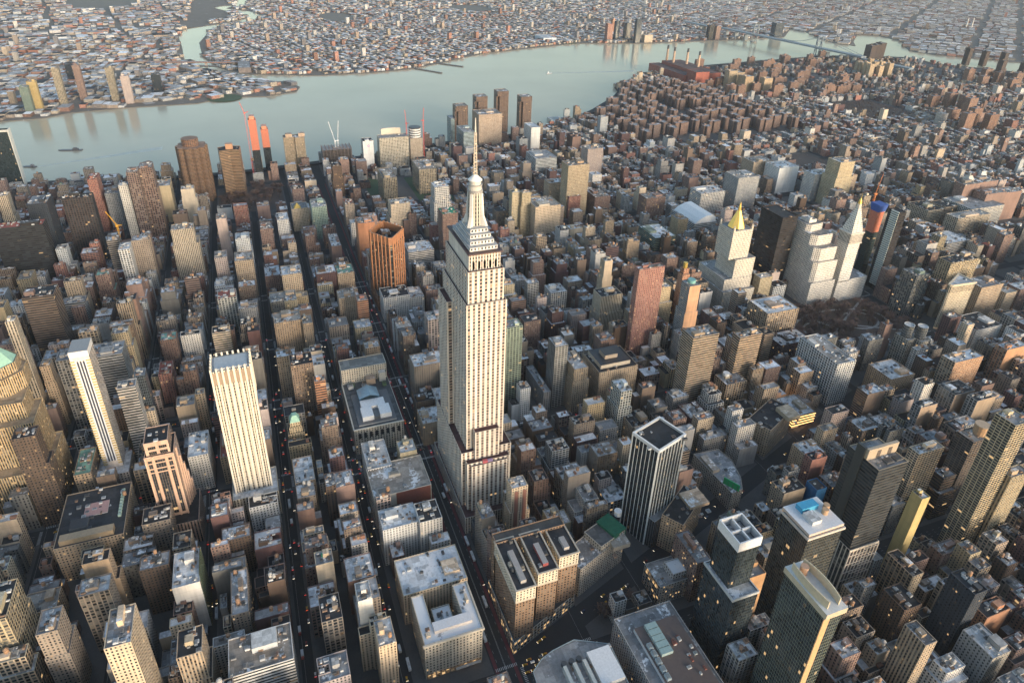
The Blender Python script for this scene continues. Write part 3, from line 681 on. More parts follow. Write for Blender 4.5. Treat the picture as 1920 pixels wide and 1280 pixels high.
# --- black tower with white fins
def fins():
    L, R = (-140, -148), (-127, -187); q = quadrot(L, R, 34); t = tower('office_tower', 'black glass tower striped with white fins and white roof rim', 'tower', [(q, 0, 130)], 'CC', (.07, .075, .085), 't', sp=(.035, .037, .04), units=7, cope=(.74, .74, .73))
    q2 = quadrot((-146, -150), (-133, -188), 8); reserve(q2); w, rf = MB(), MB(); shell(w, rf, quadrot((-147.5, -152), (-135, -190), 9), 0, 38, 'VV', (.10, .10, .11), (.3, .3, .3), .3, .4, .01, (.03, .03, .03), cope=(.6, .6, .6)); part('side_block', w, ['facade'], t); part('side_roof', rf, ['roof'], t)
    b = MB()
    for i in range(4):
        p, s = q[i], q[(i+1) % 4]; Ln = math.hypot(s[0]-p[0], s[1]-p[1]); n = 8 if i in (1, 3) else 7; nx, ny = (s[1]-p[1])/Ln, -(s[0]-p[0])/Ln
        for k in range(n+1):
            x, y = p[0]+(s[0]-p[0])*k/n+nx*.3, p[1]+(s[1]-p[1])*k/n+ny*.3; h = .75 if k in (0, n) else (.42 if k % 2 or i in (1, 3) else .3)
            b.cyl(x, y, h*1.2, h*1.2, 0, 132, (.74, .74, .72), 4)
    part('white_fins', b, ['paint'], t)
    b = MB(); o2 = inset(q, -.8); n = 4
    for i in range(4):
        j = (i+1) % 4; k = inset(q, 1.2); b.face([(*o2[i], 129), (*o2[j], 129), (*o2[j], 132.4), (*o2[i], 132.4)], None, (.72, .72, .71)); b.face([(*o2[i], 132.4), (*o2[j], 132.4), (*k[j], 132.4), (*k[i], 132.4)], None, (.74, .74, .73)); b.face([(*k[j], 130), (*k[i], 130), (*k[i], 132.4), (*k[j], 132.4)], None, (.5, .5, .5))
    part('roof_rim', b, ['paint'], t)
fins()
# --- three winged brown hotel
def wings():
    t = thing('hotel', 'three winged brown brick hotel with white banded tops on the square', 'hotel', -175, -6); reserve(rect(-212, -140, -44, 31)); BR = (.285, .185, .12)
    w, rf = MB(), MB()
    shell(w, rf, [(-211, 30), (-183, -44), (-140, -44), (-140, 30)], 0, 15, 'GG', (.58, .52, .44), (.1, .1, .1), .1, .3, .18); part('podium', w, ['facade'], t)
    for x, y0, y1, h in ((-206, 10, 28, 79), (-196, -16, 3, 79), (-185, -42, -23, 78)):
        w = MB(); shell(w, rf, rect(x, -150, y0, y1), 15, h, 'PP', BR, (.045, .045, .05), .12, .5, .02); wing = part('wing', w, ['facade'], t)
        b = MB()
        b.ring(rect(x, -150, y0, y1), .6, h-15, h-13.6, (.66, .6, .5)); b.ring(rect(x, -150, y0, y1), 1, h+.2, h+1.4, (.58, .52, .43))
        b.walls(rect(x-.25, -150, y0-.25, y1+.25), h-13.6, h-.5, 'PP', (.66, .58, .46), .3, .02)
        obj('crown_band', b.mesh('crown_band', ['facade'], t['_o']), wing)
        b = MB(); b.box(x+6, -166, (y0+y1)/2-2.6, (y0+y1)/2+2.6, h, h+4, (.30, .08, .08) if y0 == -16 else (.42, .40, .38), 0, (.35, .33, .32)); obj('roof_ridge', b.mesh('roof_ridge', ['paint'], t['_o']), wing)
    w = MB(); shell(w, rf, rect(-153, -141, -42, 28), 15, 80, 'PP', BR, (.06, .06, .06), .1, .4, .02); part('spine', w, ['facade'], t)
    roofs(rf, t); r = random.Random(4)
    for k in range(9): add_box(t, 'rooftop_unit', r.uniform(-198, -146), r.choice((14, 24, -12, -2, -38, -28)), 79, r.uniform(2, 5), r.uniform(2, 4), r.uniform(1, 4), r.choice(((.55, .5, .42), (.4, .4, .4), (.14, .14, .14))))
wings()
# --- grey loft with green netting
def netting():
    q = quadrot((-176, -52), (-152, -114), 26); t = tower('loft_building', 'long grey tan loft following the diagonal avenue with green netted corner', 'building', [(q, 0, 39)], 'PP', (.50, .44, .37), 'gp', units=5)
    ex, ey = q[1][0]-q[0][0], q[1][1]-q[0][1]; w, rf = MB(), MB(); up = quadrot((-163.5, -80), (-152.3, -113), 24); shell(w, rf, up, 39, 46, 'PP', (.5, .45, .38), (.12, .12, .12), .2, .2, .0); part('upper_storeys', w, ['facade'], t); part('upper_roof', rf, ['roof'], t)
    b = MB(); u2 = quadrot((-157.5, -98), (-151.6, -114.6), 25); b.prism(u2, 36, 49, (.02, .18, .09)); part('green_netting', b, ['netting'], t)
    b = MB(); b.cyl(-131, -116, 4, 4, 46, 52, (.7, .7, .7), 12); part('white_tank', b, ['paint'], t)
netting()
t = tower('office_block', 'grey corner building lit by rows of glowing windows facing the square', 'building', [(rect(-210, -181, -157, -122), 0, 25)], 'GP', (.46, .43, .39), 'g', units=6, lit=.14)
b = MB(); b.walls(rect(-206, -185, -121.9, -121.2), 19, 24, 'GG', (.4, .36, .3), .4, .8); part('glowing_sign_floor', b, ['facade'], t)
w, rf = MB(), MB(); shell(w, rf, rect(-206, -190, -154, -138), 25, 32, 'PP', (.55, .53, .5), (.5, .5, .5), .9, .3, .0); part('upper_block', w, ['facade'], t); part('upper_roof', rf, ['roof'], t)
# --- blue green glass tower with white open crown
def bluetower():
    t = tower('hotel_tower', 'blue green glass tower with white open frame crown', 'tower', [(rect(-286, -246, -160, -134), 0, 97, 'CC', (.045, .075, .095)), (rect(-275, -249, -159, -137), 97, 143, 'CC', (.06, .10, .10))], 'CC', (.05, .08, .09), 's', sp=(.03, .045, .05), units=0)
    b = MB(); q = rect(-275.6, -248.4, -159.6, -136.4); k = inset(q, 1.2)
    for i in range(4):
        j = (i+1) % 4; b.face([(*q[i], 142), (*q[j], 142), (*q[j], 152), (*q[i], 152)], None, (.78, .78, .78)); b.face([(*q[i], 152), (*q[j], 152), (*k[j], 152), (*k[i], 152)], None, (.8, .8, .8)); b.face([(*k[j], 144), (*k[i], 144), (*k[i], 152), (*k[j], 152)], None, (.6, .6, .6))
    b.box(-274, -250, -149, -147.8, 144, 151, (.74, .74, .74)); b.box(-263, -261.8, -158, -138, 144, 151, (.74, .74, .74)); b.box(-272, -265, -146, -139, 144, 149, (.12, .13, .14))
    part('white_crown', b, ['paint'], t)
    b = MB(); b.ring(rect(-286, -246, -160, -134), .6, 95.6, 98.2, (.5, .52, .53)); part('terrace_band', b, ['paint'], t)
    tower('apartment_tower', 'orange tan brick tower tucked behind the blue green glass tower', 'tower', [(rect(-272, -246, -180, -162), 0, 95)], 'PN', (.46, .27, .14), 'gp', units=4)
bluetower()
# --- big flat roofed mall
def mall():
    t = tower('shopping_mall', 'huge flat topped block with raised brown roof deck and green chillers', 'building', [(rect(-345, -236, -113, -55), 0, 43)], 'PP', (.40, .39, .38), 'g', units=0)
    b = MB(); b.box(-345, -252, -108, -66, 43, 47, (.66, .67, .68), 0, (.13, .10, .09)); part('raised_deck', b, ['paint'], t)
    for k in range(5):
        b = MB(); b.box(-283+k*6, -277.6+k*6, -86, -75, 47, 50.5, (.36, .46, .45), 0, (.30, .42, .42)); part('chiller', b, ['paint'], t)
    r = random.Random(7)
    for k in range(16): add_box(t, 'roof_vent', r.uniform(-330, -256), r.choice((-104, -98, -92, -72)), 47, r.uniform(1.5, 4), r.uniform(1.5, 4), r.uniform(.8, 2), r.choice(((.6, .6, .6), (.35, .14, .1), (.4, .45, .45))))
    for k in range(5): add_box(t, 'roof_pipe_rack', -300+k*7, -70, 47, 5.5, 4, 3, (.45, .52, .54))
mall()
# --- glass pavilion building with curved front (bottom edge)
def curvedglass():
    arc = [(-252+14*math.sin(a), 8+26*math.cos(a)) for a in [i*math.pi/10 for i in range(0, 6)]]
    poly = [(-292, 34), (-292, -40), (-254, -42), (-240, -14)] + [(-241, -6), (-243, 8), (-247, 20), (-255, 31)]
    t = tower('office_block', 'low glass block with rounded prow and bright white roof by the taxi queue', 'building', [(poly, 0, 40)], 'CC', (.30, .38, .42), 'g', units=8, sp=(.2, .25, .26))
    b = MB(); b.box(-286, -256, -39, -18, 40, 44, (.72, .72, .7), 0, (.82, .82, .82)); part('white_roof_block', b, ['paint'], t)
    b = MB()
    for k in range(3): b.box(-284, -262, -14+k*9, -11+k*9, 40, 46, (.55, .56, .52)); b.cyl(-258, -10+k*7, 2.4, 2.4, 40, 43, (.1, .1, .1), 12)
    part('fan_wall', b, ['paint'], t)
curvedglass()
# --- bottom right towers
def greenslab():
    t = tower('apartment_tower', 'tall green tinted slab with orange lit corner strip and curved white roof screens', 'tower', [(rect(-358, -318, -159, -142), 0, 170)], 'CC', (.20, .23, .17), 's', units=0, sp=(.13, .15, .12), lit=.008)
    b = MB(); b.box(-358.6, -357.9, -147.5, -141.8, 0, 171, (.62, .40, .21)); part('orange_strip', b, ['paint'], t)
    b = MB(); b.box(-360, -317, -160, -141, 166, 171.5, (.55, .47, .34), 0, (.66, .66, .64)); part('crown_band', b, ['paint'], t)
    for s, y in ((0, -145), (1, -155)):
        b = MB(); pts = [(-356+i*4, y+(.10*(i-4.5)**2-2)*(1 if s else -1)) for i in range(10)]
        for (ax, ay), (bx, by) in zip(pts, pts[1:]): b.prism([(ax, ay-.5), (bx, by-.5), (bx, by+.5), (ax, ay+.5)], 171, 177+2*math.sin(ax*.05), (.62, .52, .36))
        part('roof_screen', b, ['paint'], t)
    b = MB(); b.cyl(-326, -150, 3, 3, 171, 179, (.48, .30, .20), 14); part('round_tank', b, ['paint'], t)
greenslab()
def bluetank():
    t = tower('apartment_tower', 'dark olive glass tower with bright blue tank on its white roof', 'tower', [(rect(-279, -246, -246, -208), 0, 136)], 'CC', (.17, .16, .12), 's', units=3, sp=(.10, .095, .075))
    b = MB(); b.box(-280.5, -244.5, -247.5, -206.5, 134, 136.2, (.62, .56, .50)); b.box(-279, -246, -246, -208, 136.2, 140, (.6, .5, .44), 0, (.7, .71, .73)); part('white_parapet_band', b, ['paint'], t)
    b = MB(); b.box(-258, -250, -236, -218, 140, 145, (.03, .4, .72)); part('blue_tank', b, ['cyan'], t)
    b = MB(); b.cyl(-264, -238, 2.8, 2.8, 140, 145, (.5, .33, .2), 12); b.cyl(-260, -243, 2.8, 2.8, 140, 145, (.5, .33, .2), 12); part('round_tanks', b, ['paint'], t)
    add_box(t, 'penthouse', -266, -222, 140, 12, 10, 4, (.6, .6, .6), 'hut')
bluetank()
def brownstripe():
    t = tower('apartment_tower', 'very tall brown tower of close horizontal stripes above a white lattice base', 'tower', [(rect(-268, -230, -320, -284), 0, 78, 'GN', (.60, .54, .46)), (rect(-266, -232, -320, -285), 78, 176, 'RR')], 'RR', (.56, .44, .29), 'g', units=4, sp=(.05, .05, .05), lit=.004)
    b = MB()
    for k in range(9): b.box(-268.7, -267.98, -320+k*4.4, -319.2+k*4.4, 4, 77, (.70, .62, .54))
    for k in range(19): b.box(-268.6, -267.97, -320+(k % 3)*6, -302+(k % 3)*9, 6+k*3.8, 6.7+k*3.8, (.70, .62, .54))
    part('lattice', b, ['paint'], t)
    b = MB(); b.box(-268.2, -268.03, -319, -285, 5, 76, (.06, .05, .05)); part('lattice_glass', b, ['paint'], t)
    b = MB(); b.box(-252, -249, -320, -285, 176, 188, (.44, .36, .27)); b.box(-252.3, -252.05, -313, -309, 177, 185, (.12, .1, .09)); b.box(-252.3, -252.05, -300, -296, 177, 185, (.12, .1, .09)); part('crown_screen', b, ['paint'], t)
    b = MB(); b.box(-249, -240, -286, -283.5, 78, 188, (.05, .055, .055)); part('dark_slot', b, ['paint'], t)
    for y in (-314, -303): add_box(t, 'cooling_fan', -259, y, 176, 6, 8, 2.2, (.1, .1, .1))
brownstripe()
# --- wedge shaped tower
def wedge():
    p = [(94.5, -853), (92.5, -855), (89, -902), (119, -902), (97, -853)]; t = tower('wedge_tower', 'cream wedge shaped tower with rounded prow between two diagonal streets', 'tower', [(p, 0, 84)], 'PP', (.64, .54, .40), 's', sp=(.5, .42, .31), units=3)
    b = MB(); b.ring(p, 1.6, 82.6, 85.6, (.66, .56, .42)); part('cornice', b, ['paint'], t)
    c = MB(); o3 = inset(p, -.25); c.walls(o3, 70, 80, 'VV', (.62, .52, .38), .5, .0, (.12, .1, .08)); part('arcade', c, ['facade'], t)
    c = MB(); o3 = inset(p, -.3); c.ring(p, .4, 13, 14.2, (.6, .5, .4)); part('belt_course', c, ['paint'], t)
wedge()
# --- white clock tower with pyramid
def clocktower():
    t = tower('clock_tower', 'white marble clock tower with tall pyramid roof and small gold cupola', 'tower', [(rect(222, 275, -782, -752), 0, 40), (rect(222, 290, -820, -782), 0, 42), (rect(222, 246, -778, -752), 40, 128)], 'PP', (.78, .74, .68), 'g', units=0)
    c = MB(); c.walls(rect(221.2, 246.8, -778.8, -751.2), 116, 133, 'VV', (.70, .64, .55), .5, 0, (.16, .13, .11)); c.cap(rect(221.2, 246.8, -778.8, -751.2), 133, (.5, .48, .45), .1, 0); part('loggia', c, ['facade'], t)
    c = MB(); c.box(220, 248, -780, -750, 114.4, 116, (.66, .6, .52)); c.box(220, 248, -780, -750, 133, 135, (.68, .62, .54)); part('cornice', c, ['paint'], t)
    q = rect(222.5, 245.5, -777.5, -752.5); r2 = rect(231, 237, -768, -762); b = MB(); b.loft(q, 135, r2, 177, 'P', (.72, .69, .63)); part('pyramid_roof', b, ['facade'], t)
    b = MB(); b.cyl(234, -765, 4.2, 3.8, 177, 184, (.6, .55, .48), 8); part('lantern', b, ['paint'], t)
    b = MB(); b.cyl(234, -765, 3.2, 2.6, 184, 189, (.9, .6, .1), 10); b.cyl(234, -765, 2.8, .3, 189, 194, (.9, .6, .1), 10); b.cyl(234, -765, .5, 0, 194, 204, (.9, .6, .1), 6); part('gold_cupola', b, ['gold'], t)
    for nx in (0, 1):
        b = MB()
        pts = [(3.9*math.cos(a*math.pi/10), 3.9*math.sin(a*math.pi/10)) for a in range(20)]
        b.face([(221.9, -765-x, 100+y) if nx == 0 else (234-x, -751.9, 100+y) for x, y in pts], None, (.62, .58, .52)); part('clock_face', b, ['paint'], t)
clocktower()
# --- gold pyramid tower
def goldpyramid():
    t = tower('gothic_tower', 'pale stone setback tower topped by a glowing gold pyramid', 'tower', [(rect(248, 340, -592, -528), 0, 42), (rect(256, 330, -588, -532), 42, 62), (rect(257, 306, -588, -548), 62, 97), (rect(263, 302, -576, -537), 97, 148)], 'PP', (.72, .66, .57), 'g', units=0, sp=(.54, .48, .40))
    b = MB()
    for x in (264.5, 300.5):
        for y in (-574.5, -538.5): b.cyl(x, y, 2.2, 1.6, 148, 154, (.64, .57, .47), 8); b.cyl(x, y, 1.6, 0, 154, 159, (.64, .57, .47), 8)
    part('corner_turrets', b, ['paint'], t)
    b = MB(); b.loft(star(282, -556, 14.5, 8, math.pi/8), 149, star(282, -556, 3.0, 8, math.pi/8), 178, 'N'); part('gold_pyramid', b, ['gold'], t)
    b = MB(); b.cyl(282, -556, 2.6, 2.2, 178, 183, (.8, .6, .3), 8); b.cyl(282, -556, 2.3, 0, 183, 193, (.8, .6, .3), 8); part('gold_lantern', b, ['gold'], t)
goldpyramid()
tower('stepped_tower', 'massive white stone tower with many chamfered setbacks facing the bare park', 'tower', [(rect(223, 312, -746, -692), 0, 46), ([(226, -742), (312, -742), (312, -694), (232, -694), (226, -700)], 46, 84), ([(231, -738), (310, -738), (312, -700), (306, -695), (240, -695), (231, -704)], 84, 108), ([(246, -737), (308, -737), (310, -702), (300, -696), (254, -696), (246, -705)], 108, 126), ([(268, -732), (302, -732), (304, -704), (298, -699), (272, -699), (266, -705)], 126, 138), (rect(276, 296, -724, -708), 138, 143, 'NN')], 'PP', (.76, .71, .64), 'gp', units=3)
tower('office_tower', 'sheer dark bronze glass slab right of the gold pyramid', 'tower', [(rect(284, 340, -688, -655), 0, 150)], 'RR', (.06, .034, .024), 't', sp=(.03, .02, .018), units=4, lit=.006)
t = tower('glass_tower', 'thin dark tower with white striped balconies on one side by the park', 'tower', [(rect(232, 256, -881, -865), 0, 155)], 'BR', (.05, .035, .032), 't', units=1, sp=(.035, .025, .025))
b = MB()
for k in range(38): b.box(233, 249, -865.1, -863.6, 10+k*3.9, 12.2+k*3.9, (.62, .66, .62))
part('balcony_bands', b, ['paint'], t)
t = tower('tower_under_construction', 'unfinished tower wrapped orange with a blue netted top', 'tower', [(rect(276, 291, -881, -866), 0, 98, 'RR')], 'RR', (.10, .14, .12), 'g', units=0, sp=(.03, .05, .045))
b = MB(); b.box(275.6, 291.4, -881.4, -865.6, 99, 140, (.75, .2, .1)); part('orange_wrap', b, ['orange'], t)
b = MB(); b.loft(rect(275, 292, -882, -865), 140, rect(273, 294, -884, -863), 154, 'N'); b.cap(rect(273, 294, -884, -863), 154, (.03, .1, .4), 0, 0); part('blue_netting', b, ['blue'], t)
def crane(label, x, y, z0, z1, jib, col, mat='paint', ang=.5, cat='crane', group=None):
    t = thing('tower_crane', label, cat, x, y, 0, group); b = MB(); n = max(3, int((z1-z0)/9))
    for sx, sy in ((-1, -1), (1, -1), (1, 1), (-1, 1)): b.beam((x+sx, y+sy, z0), (x+sx, y+sy, z1), .45, col)
    for k in range(n):
        z = z0+(z1-z0)*k/n; zz = z0+(z1-z0)*(k+1)/n
        b.beam((x-1, y-1, z), (x+1, y-1, zz), .3, col); b.beam((x-1, y+1, z), (x-1, y-1, zz), .3, col)
    part('mast', b, [mat], t)
    b = MB(); b.box(x-2, x+2, y-2, y+2, z1, z1+3, col); part('cab', b, [mat], t)
    b = MB(); jx, jy, jz = jib
    for o in (-.8, .8): b.beam((x, y+o, z1+2), (x+jx, y+jy+o*.3, z1+2+jz), .5, col)
    for k in range(10): f = k/10; b.beam((x+jx*f, y+jy*f-.8, z1+2+jz*f), (x+jx*(f+.1), y+jy*(f+.1)+.8, z1+2+jz*(f+.1)), .3, col)
    L = math.hypot(jx, jy) or 1; b.beam((x, y, z1+2), (x-jx/L*9, y-jy/L*9, z1+3), 1.2, col); part('jib', b, [mat], t)
    return t
crane('orange luffing crane rising over the blue netted tower', 297, -872, 120, 166, (6, -12, 34), (.62, .22, .08))
crane('yellow crane over the round brick tower under construction', 720, 436, 70, 92, (6, 14, 26), (.75, .38, .04))
# --- brick round tower under construction near the yellow crane
t = thing('tower_under_construction', 'round brick tower shell beside the black gridded office slab', 'tower', 712, 425); w, rf = MB(), MB(); shell(w, rf, star(712, 425, 15, 14), 0, 62, 'GG', (.40, .19, .11), (.3, .2, .15), .1, .3, .0); reserve(star(712, 425, 15, 14)); part('walls', w, ['facade'], t); roofs(rf, t)
# --- white ribbed college with sloping top
def college():
    t = thing('college_building', 'white ribbed college block with curved sloping metal top', 'college', 545, -670); reserve(rect(500, 590, -700, -640)); w, rf = MB(), MB(); W_ = (.70, .71, .71)
    shell(w, rf, rect(498, 590, -702, -638), 0, 22, 'PP', (.30, .18, .13), (.2, .2, .2), .1, .2, .01); shell(w, rf, rect(503, 588, -698, -642), 22, 50, 'RR', W_, (.5, .5, .5), .3, .5, .01, (.5, .52, .53)); part('walls', w, ['facade'], t); roofs(rf, t)
    b = MB(); prof = [(-696, 50), (-694, 60), (-686, 66), (-672, 65), (-656, 59), (-646, 51)]
    for (y0, z0), (y1, z1) in zip(prof, prof[1:]): b.face([(506, y0, z0), (586, y0, z0), (586, y1, z1), (506, y1, z1)][::-1], None, (.75, .77, .78))
    b.face([(506, y, z) for y, z in prof], None, (.7, .71, .72)); b.face([(586, y, z) for y, z in prof][::-1], None, (.7, .71, .72)); part('sloping_top', b, ['paint'], t)
college()
# --- gold lantern tower and small church
t = tower('brick_tower', 'slim brick tower carrying a gold water tank lantern', 'tower', [(rect(238, 252, -445, -431), 0, 96), (rect(240, 250, -443, -433), 96, 106)], 'PP', (.42, .22, .14), 'b', units=0)
b = MB(); b.cyl(245, -438, 3.6, 3.6, 106, 116, (.9, .6, .1), 8); part('gold_tank', b, ['gold'], t)
def church():
    t = thing('church', 'small grey stone church with one sharp needle steeple', 'church', 62, -346); reserve(rect(52, 90, -356, -336)); b = MB(); b.box(60, 90, -352, -340, 0, 10, (.40, .35, .30)); b.face([(60, -352.5, 10), (90, -352.5, 10), (90, -346, 17), (60, -346, 17)], None, (.12, .11, .11)); b.face([(60, -346, 17), (90, -346, 17), (90, -339.5, 10), (60, -339.5, 10)], None, (.12, .11, .11)); b.face([(60, -352, 10), (60, -346, 17), (60, -340, 10)], None, (.4, .35, .3)); part('nave', b, ['paint'], t)
    b = MB(); b.box(55, 62, -350, -342, 0, 20, (.44, .39, .34)); part('bell_tower', b, ['paint'], t); b = MB(); b.cyl(58.5, -346, 4.2, 0, 20, 48, (.48, .44, .39), 8); part('steeple', b, ['paint'], t)
church()
def billboard():
    t = thing('billboard', 'bright green billboard on a low roof beside the diagonal avenue', 'billboard', -121, -277); b = MB(); b.prism([(-131, -274), (-130.5, -274.8), (-113, -266), (-113.5, -265.2)], 27, 36, (.03, .42, .16)); part('panel', b, ['paint'], t)
    b = MB()
    for k in range(4): x = -129+k*5; b.beam((x, -273+k*2.4, 18), (x, -273+k*2.4, 34), .5, (.1, .1, .1))
    part('frame', b, ['paint'], t)
billboard()
t = tower('loft_building', 'low block with curved corner carrying the green billboard', 'building', [([(-112, -292), (-84, -300), (-62, -296), (-60, -262), (-130, -266), (-128, -282)], 0, 25)], 'PP', (.44, .40, .35), 'gp', units=6)
t = tower('construction_site', 'building shell wrapped in blue netting beside orange roof tanks', 'building', [(rect(-176, -160, -352, -338), 0, 50, 'NN', (.02, .13, .30))], 'NN', (.02, .13, .30), 't', units=2)
for i, (x, y) in enumerate(((34, -700), (24, -716))):
    w, rf = MB(), MB(); t = thing('office_tower', ('pale round topped tower of the pair above the loft by the park', 'second round topped tower of the pair above the loft by the park')[i], 'tower', x, y); reserve(rect(x-12, x+12, y-12, y+12)); shell(w, rf, rect(x-12, x+12, y-7, y+8), 0, 52, 'GG', (.55, .50, .42), (.4, .4, .4), .3, .4, .01); shell(w, rf, star(x, y, 7.5, 14), 52, 72, 'CC', (.62, .62, .60), (.5, .5, .5), .5, .4, .0, (.2, .2, .2)); part('walls', w, ['facade'], t); roofs(rf, t)

# --- river bank, Manhattan side
def scallop():
    t = thing('apartment_tower', 'brown tower bundled from round bays at the river bank', 'tower', 1078, 318); reserve(rect(1048, 1108, 288, 348)); pts = []
    cs = [(1060, 340), (1054, 326), (1054, 310), (1060, 297), (1078, 292), (1096, 297), (1102, 310), (1102, 326), (1096, 340), (1078, 345)]
    for i, (x, y) in enumerate(cs):
        a = math.atan2(y-318, x-1078)
        for k in range(-3, 4): pts.append((x+7.5*math.cos(a+k*.42), y+7.5*math.sin(a+k*.42)))
    w, rf = MB(), MB(); sh = lambda p, z0, z1: (w.walls(p, z0, z1, 'BB', (.34, .205, .125), .4, .01), rf.cap(p, z1, (.3, .2, .15), .1, 0))
    n = len(pts); sh(pts, 0, 128); part('walls', w, ['facade'], t); roofs(rf, t)
    w = MB(); w.walls(star(1080, 320, 18, 12), 128, 144, 'BB', (.36, .20, .13), .4, 0); w.cap(star(1080, 320, 18, 12), 144, (.3, .2, .15), .1, 0); part('upper_storeys', w, ['facade'], t)
scallop()
t = tower('apartment_tower', 'brown curved slab tower with brick tank house beside bare trees', 'tower', [([(1066, 262), (1072, 240), (1066, 220), (1096, 216), (1104, 240), (1096, 266)], 0, 112)], 'RR', (.34, .215, .125), 't', units=3)
w = MB(); w.box(1078, 1092, 232, 248, 112, 124, (.45, .25, .15)); part('tank_house', w, ['paint'], t)
for lab, x0, x1, y0, y1, zb, zt in (('taller black glass tower with raw orange top and red crane', 1172, 1196, 173, 191, 76, 152), ('shorter black glass tower with raw orange top', 1250, 1276, 146, 164, 58, 106)):
    t = tower('tower_under_construction', lab, 'tower', [(rect(x0, x1, y0, y1), 0, zb)], 'CC', (.03, .035, .035), 't', units=0, sp=(.02, .02, .02)); b = MB()
    b.box(x0, x1, y0, y1, zb+1.2, zt, (.72, .17, .08)); part('orange_storeys', b, ['orange'], t); b = MB(); b.box(x0+3, x1-3, y0+3, y1-3, zt, zt+8, (.6, .25, .15)); part('formwork', b, ['paint'], t)
crane('red crane standing beside the taller orange topped tower', 1166, 196, 0, 170, (-3, 8, 26), (.55, .10, .08))
t = tower('apartment_tower', 'tan twin slab tower with two roof turrets on the river', 'tower', [(rect(1231, 1262, 60, 84), 0, 84), (rect(1236, 1262, 84, 112), 0, 84)], 'VV', (.46, .36, .25), 'b', units=2)
for y in (66, 98): add_box(t, 'roof_turret', 1246, y, 84, 14, 16, 9, (.45, .33, .24), 'hut')
def skeleton():
    t = thing('building_under_construction', 'open steel frame of floors under white cranes at the river', 'building', 1230, -18); reserve(rect(1208, 1254, -58, 22)); b = MB()
    for k in range(13): b.box(1210, 1252, -56, 20, 3+k*4, 3.7+k*4, (.20, .17, .16))
    part('floor_slabs', b, ['paint'], t); b = MB()
    for i in range(6):
        for j in range(9): x, y = 1211+i*8, -55+j*9.2; b.box(x-.5, x+.5, y-.5, y+.5, 0, 55, (.12, .09, .09))
    part('columns', b, ['paint'], t); b = MB(); b.box(1224, 1240, -34, -10, 0, 53, (.22, .2, .19)); part('core', b, ['paint'], t)
skeleton()
crane('white crane over the open steel frame leaning north', 1226, -16, 40, 68, (-3, 13, 52), (.72, .72, .72)); crane('white crane over the open steel frame leaning south', 1232, -24, 40, 68, (4, -6, 50), (.72, .72, .72))
t = tower('hospital_building', 'slim white block with a purple ring emblem on its river side wall', 'hospital', [(rect(1172, 1204, -107, -80), 0, 78)], 'CN', (.70, .69, .68), 'tp', units=2)
b = MB()
for k in range(16):
    a0, a1 = k*math.pi/8, (k+1)*math.pi/8; b.face([(1171.8, -94+3*math.cos(a), 66+3*math.sin(a)) for a in (a0, a1)]+[(1171.8, -94+1.8*math.cos(a), 66+1.8*math.sin(a)) for a in (a1, a0)], None, (.38, .16, .45))
part('purple_ring', b, ['paint'], t)
t = tower('hospital_building', 'cream gridded hospital block with curved roof crown', 'hospital', [(rect(1168, 1200, -200, -122), 0, 84)], 'GG', (.62, .55, .44), 'g', units=5, sp=(.56, .5, .4))
b = MB(); pts = [(1206-((k-4)/4)**2*5, -186+k*6.5) for k in range(9)]
for (ax, ay), (bx, by) in zip(pts, pts[1:]): b.prism([(ax, ay), (ax+6, ay), (bx+6, by), (bx, by)], 60, 100, (.60, .53, .43))
part('curved_crown', b, ['paint'], t)
t = tower('tower_under_construction', 'tan block with white rounded top storeys and red cranes', 'tower', [(rect(1178, 1212, -240, -206), 0, 74)], 'CP', (.44, .36, .28), 'g', units=0)
for k in range(4):
    b = MB(); b.prism(star(1195, -223, 17.5, 16, .2, 1, .95), 76+k*6.4, 79.6+k*6.4, (.74, .73, .71), (.5, .5, .5)); b.prism(star(1195, -223, 16.6, 16, .2, 1, .95), 79.6+k*6.4, 82.4+k*6.4, (.06, .06, .065)); part('rounded_storey', b, ['paint'], t)
crane('red crane standing north of the white rounded top', 1190, -200, 60, 112, (3, 2, 34), (.6, .10, .08)); crane('tall red crane standing south of the white rounded top', 1186, -245, 0, 118, (2, -3, 32), (.6, .10, .08))
tower('hospital_building', 'big tan hospital slab with close vertical ribs beside four brown towers', 'hospital', [(rect(1302, 1366, -512, -440), 0, 92)], 'PV', (.58, .44, .33), 'bp', units=7, sp=(.42, .33, .26))
tower('laboratory_building', 'taller pale glass laboratory slab left of tan hospital', 'laboratory', [(rect(1340, 1380, -402, -366), 0, 76)], 'CR', (.40, .50, .52), 'sp', units=4, sp=(.34, .44, .46)); tower('laboratory_building', 'nearer pale glass laboratory with white ribbed front', 'laboratory', [(rect(1214, 1284, -398, -366), 0, 70)], 'CR', (.46, .54, .55), 'gp', units=5, sp=(.40, .48, .5))
for i, (x, y, h, lab) in enumerate(((1350, -398, 113, 'brown river tower partly hidden by pale laboratory'), (1412, -480, 122, 'brown river tower standing behind tan hospital'), (1438, -558, 128, 'tallest brown river tower beside tan hospital'), (1414, -627, 113, 'brown river tower at the end of the four near the marina'))):
    p = [(x-12, y-20), (x+12, y-20), (x+12, y-12), (x+20, y-12), (x+20, y+12), (x+12, y+12), (x+12, y+20), (x-12, y+20), (x-12, y+12), (x-20, y+12), (x-20, y-12), (x-12, y-12)]
    t = tower('apartment_tower', lab, 'tower', [(p, 0, h-14), (rect(x-18, x+18, y-18, y+18), h-14, h)], 'BB', (.30, .20, .15), 'b', group='brown towers at the river', units=2)
tower('school_building', 'white slab with dark glass end near the marina', 'school', [(rect(1196, 1252, -590, -562), 0, 74)], 'PN', (.64, .63, .60), 's', units=2); tower('hospital_building', 'pale grey block with courtyard roof among brick towers', 'hospital', [(rect(1010, 1080, -560, -500), 0, 45)], 'RR', (.62, .63, .62), 'gp', units=7)
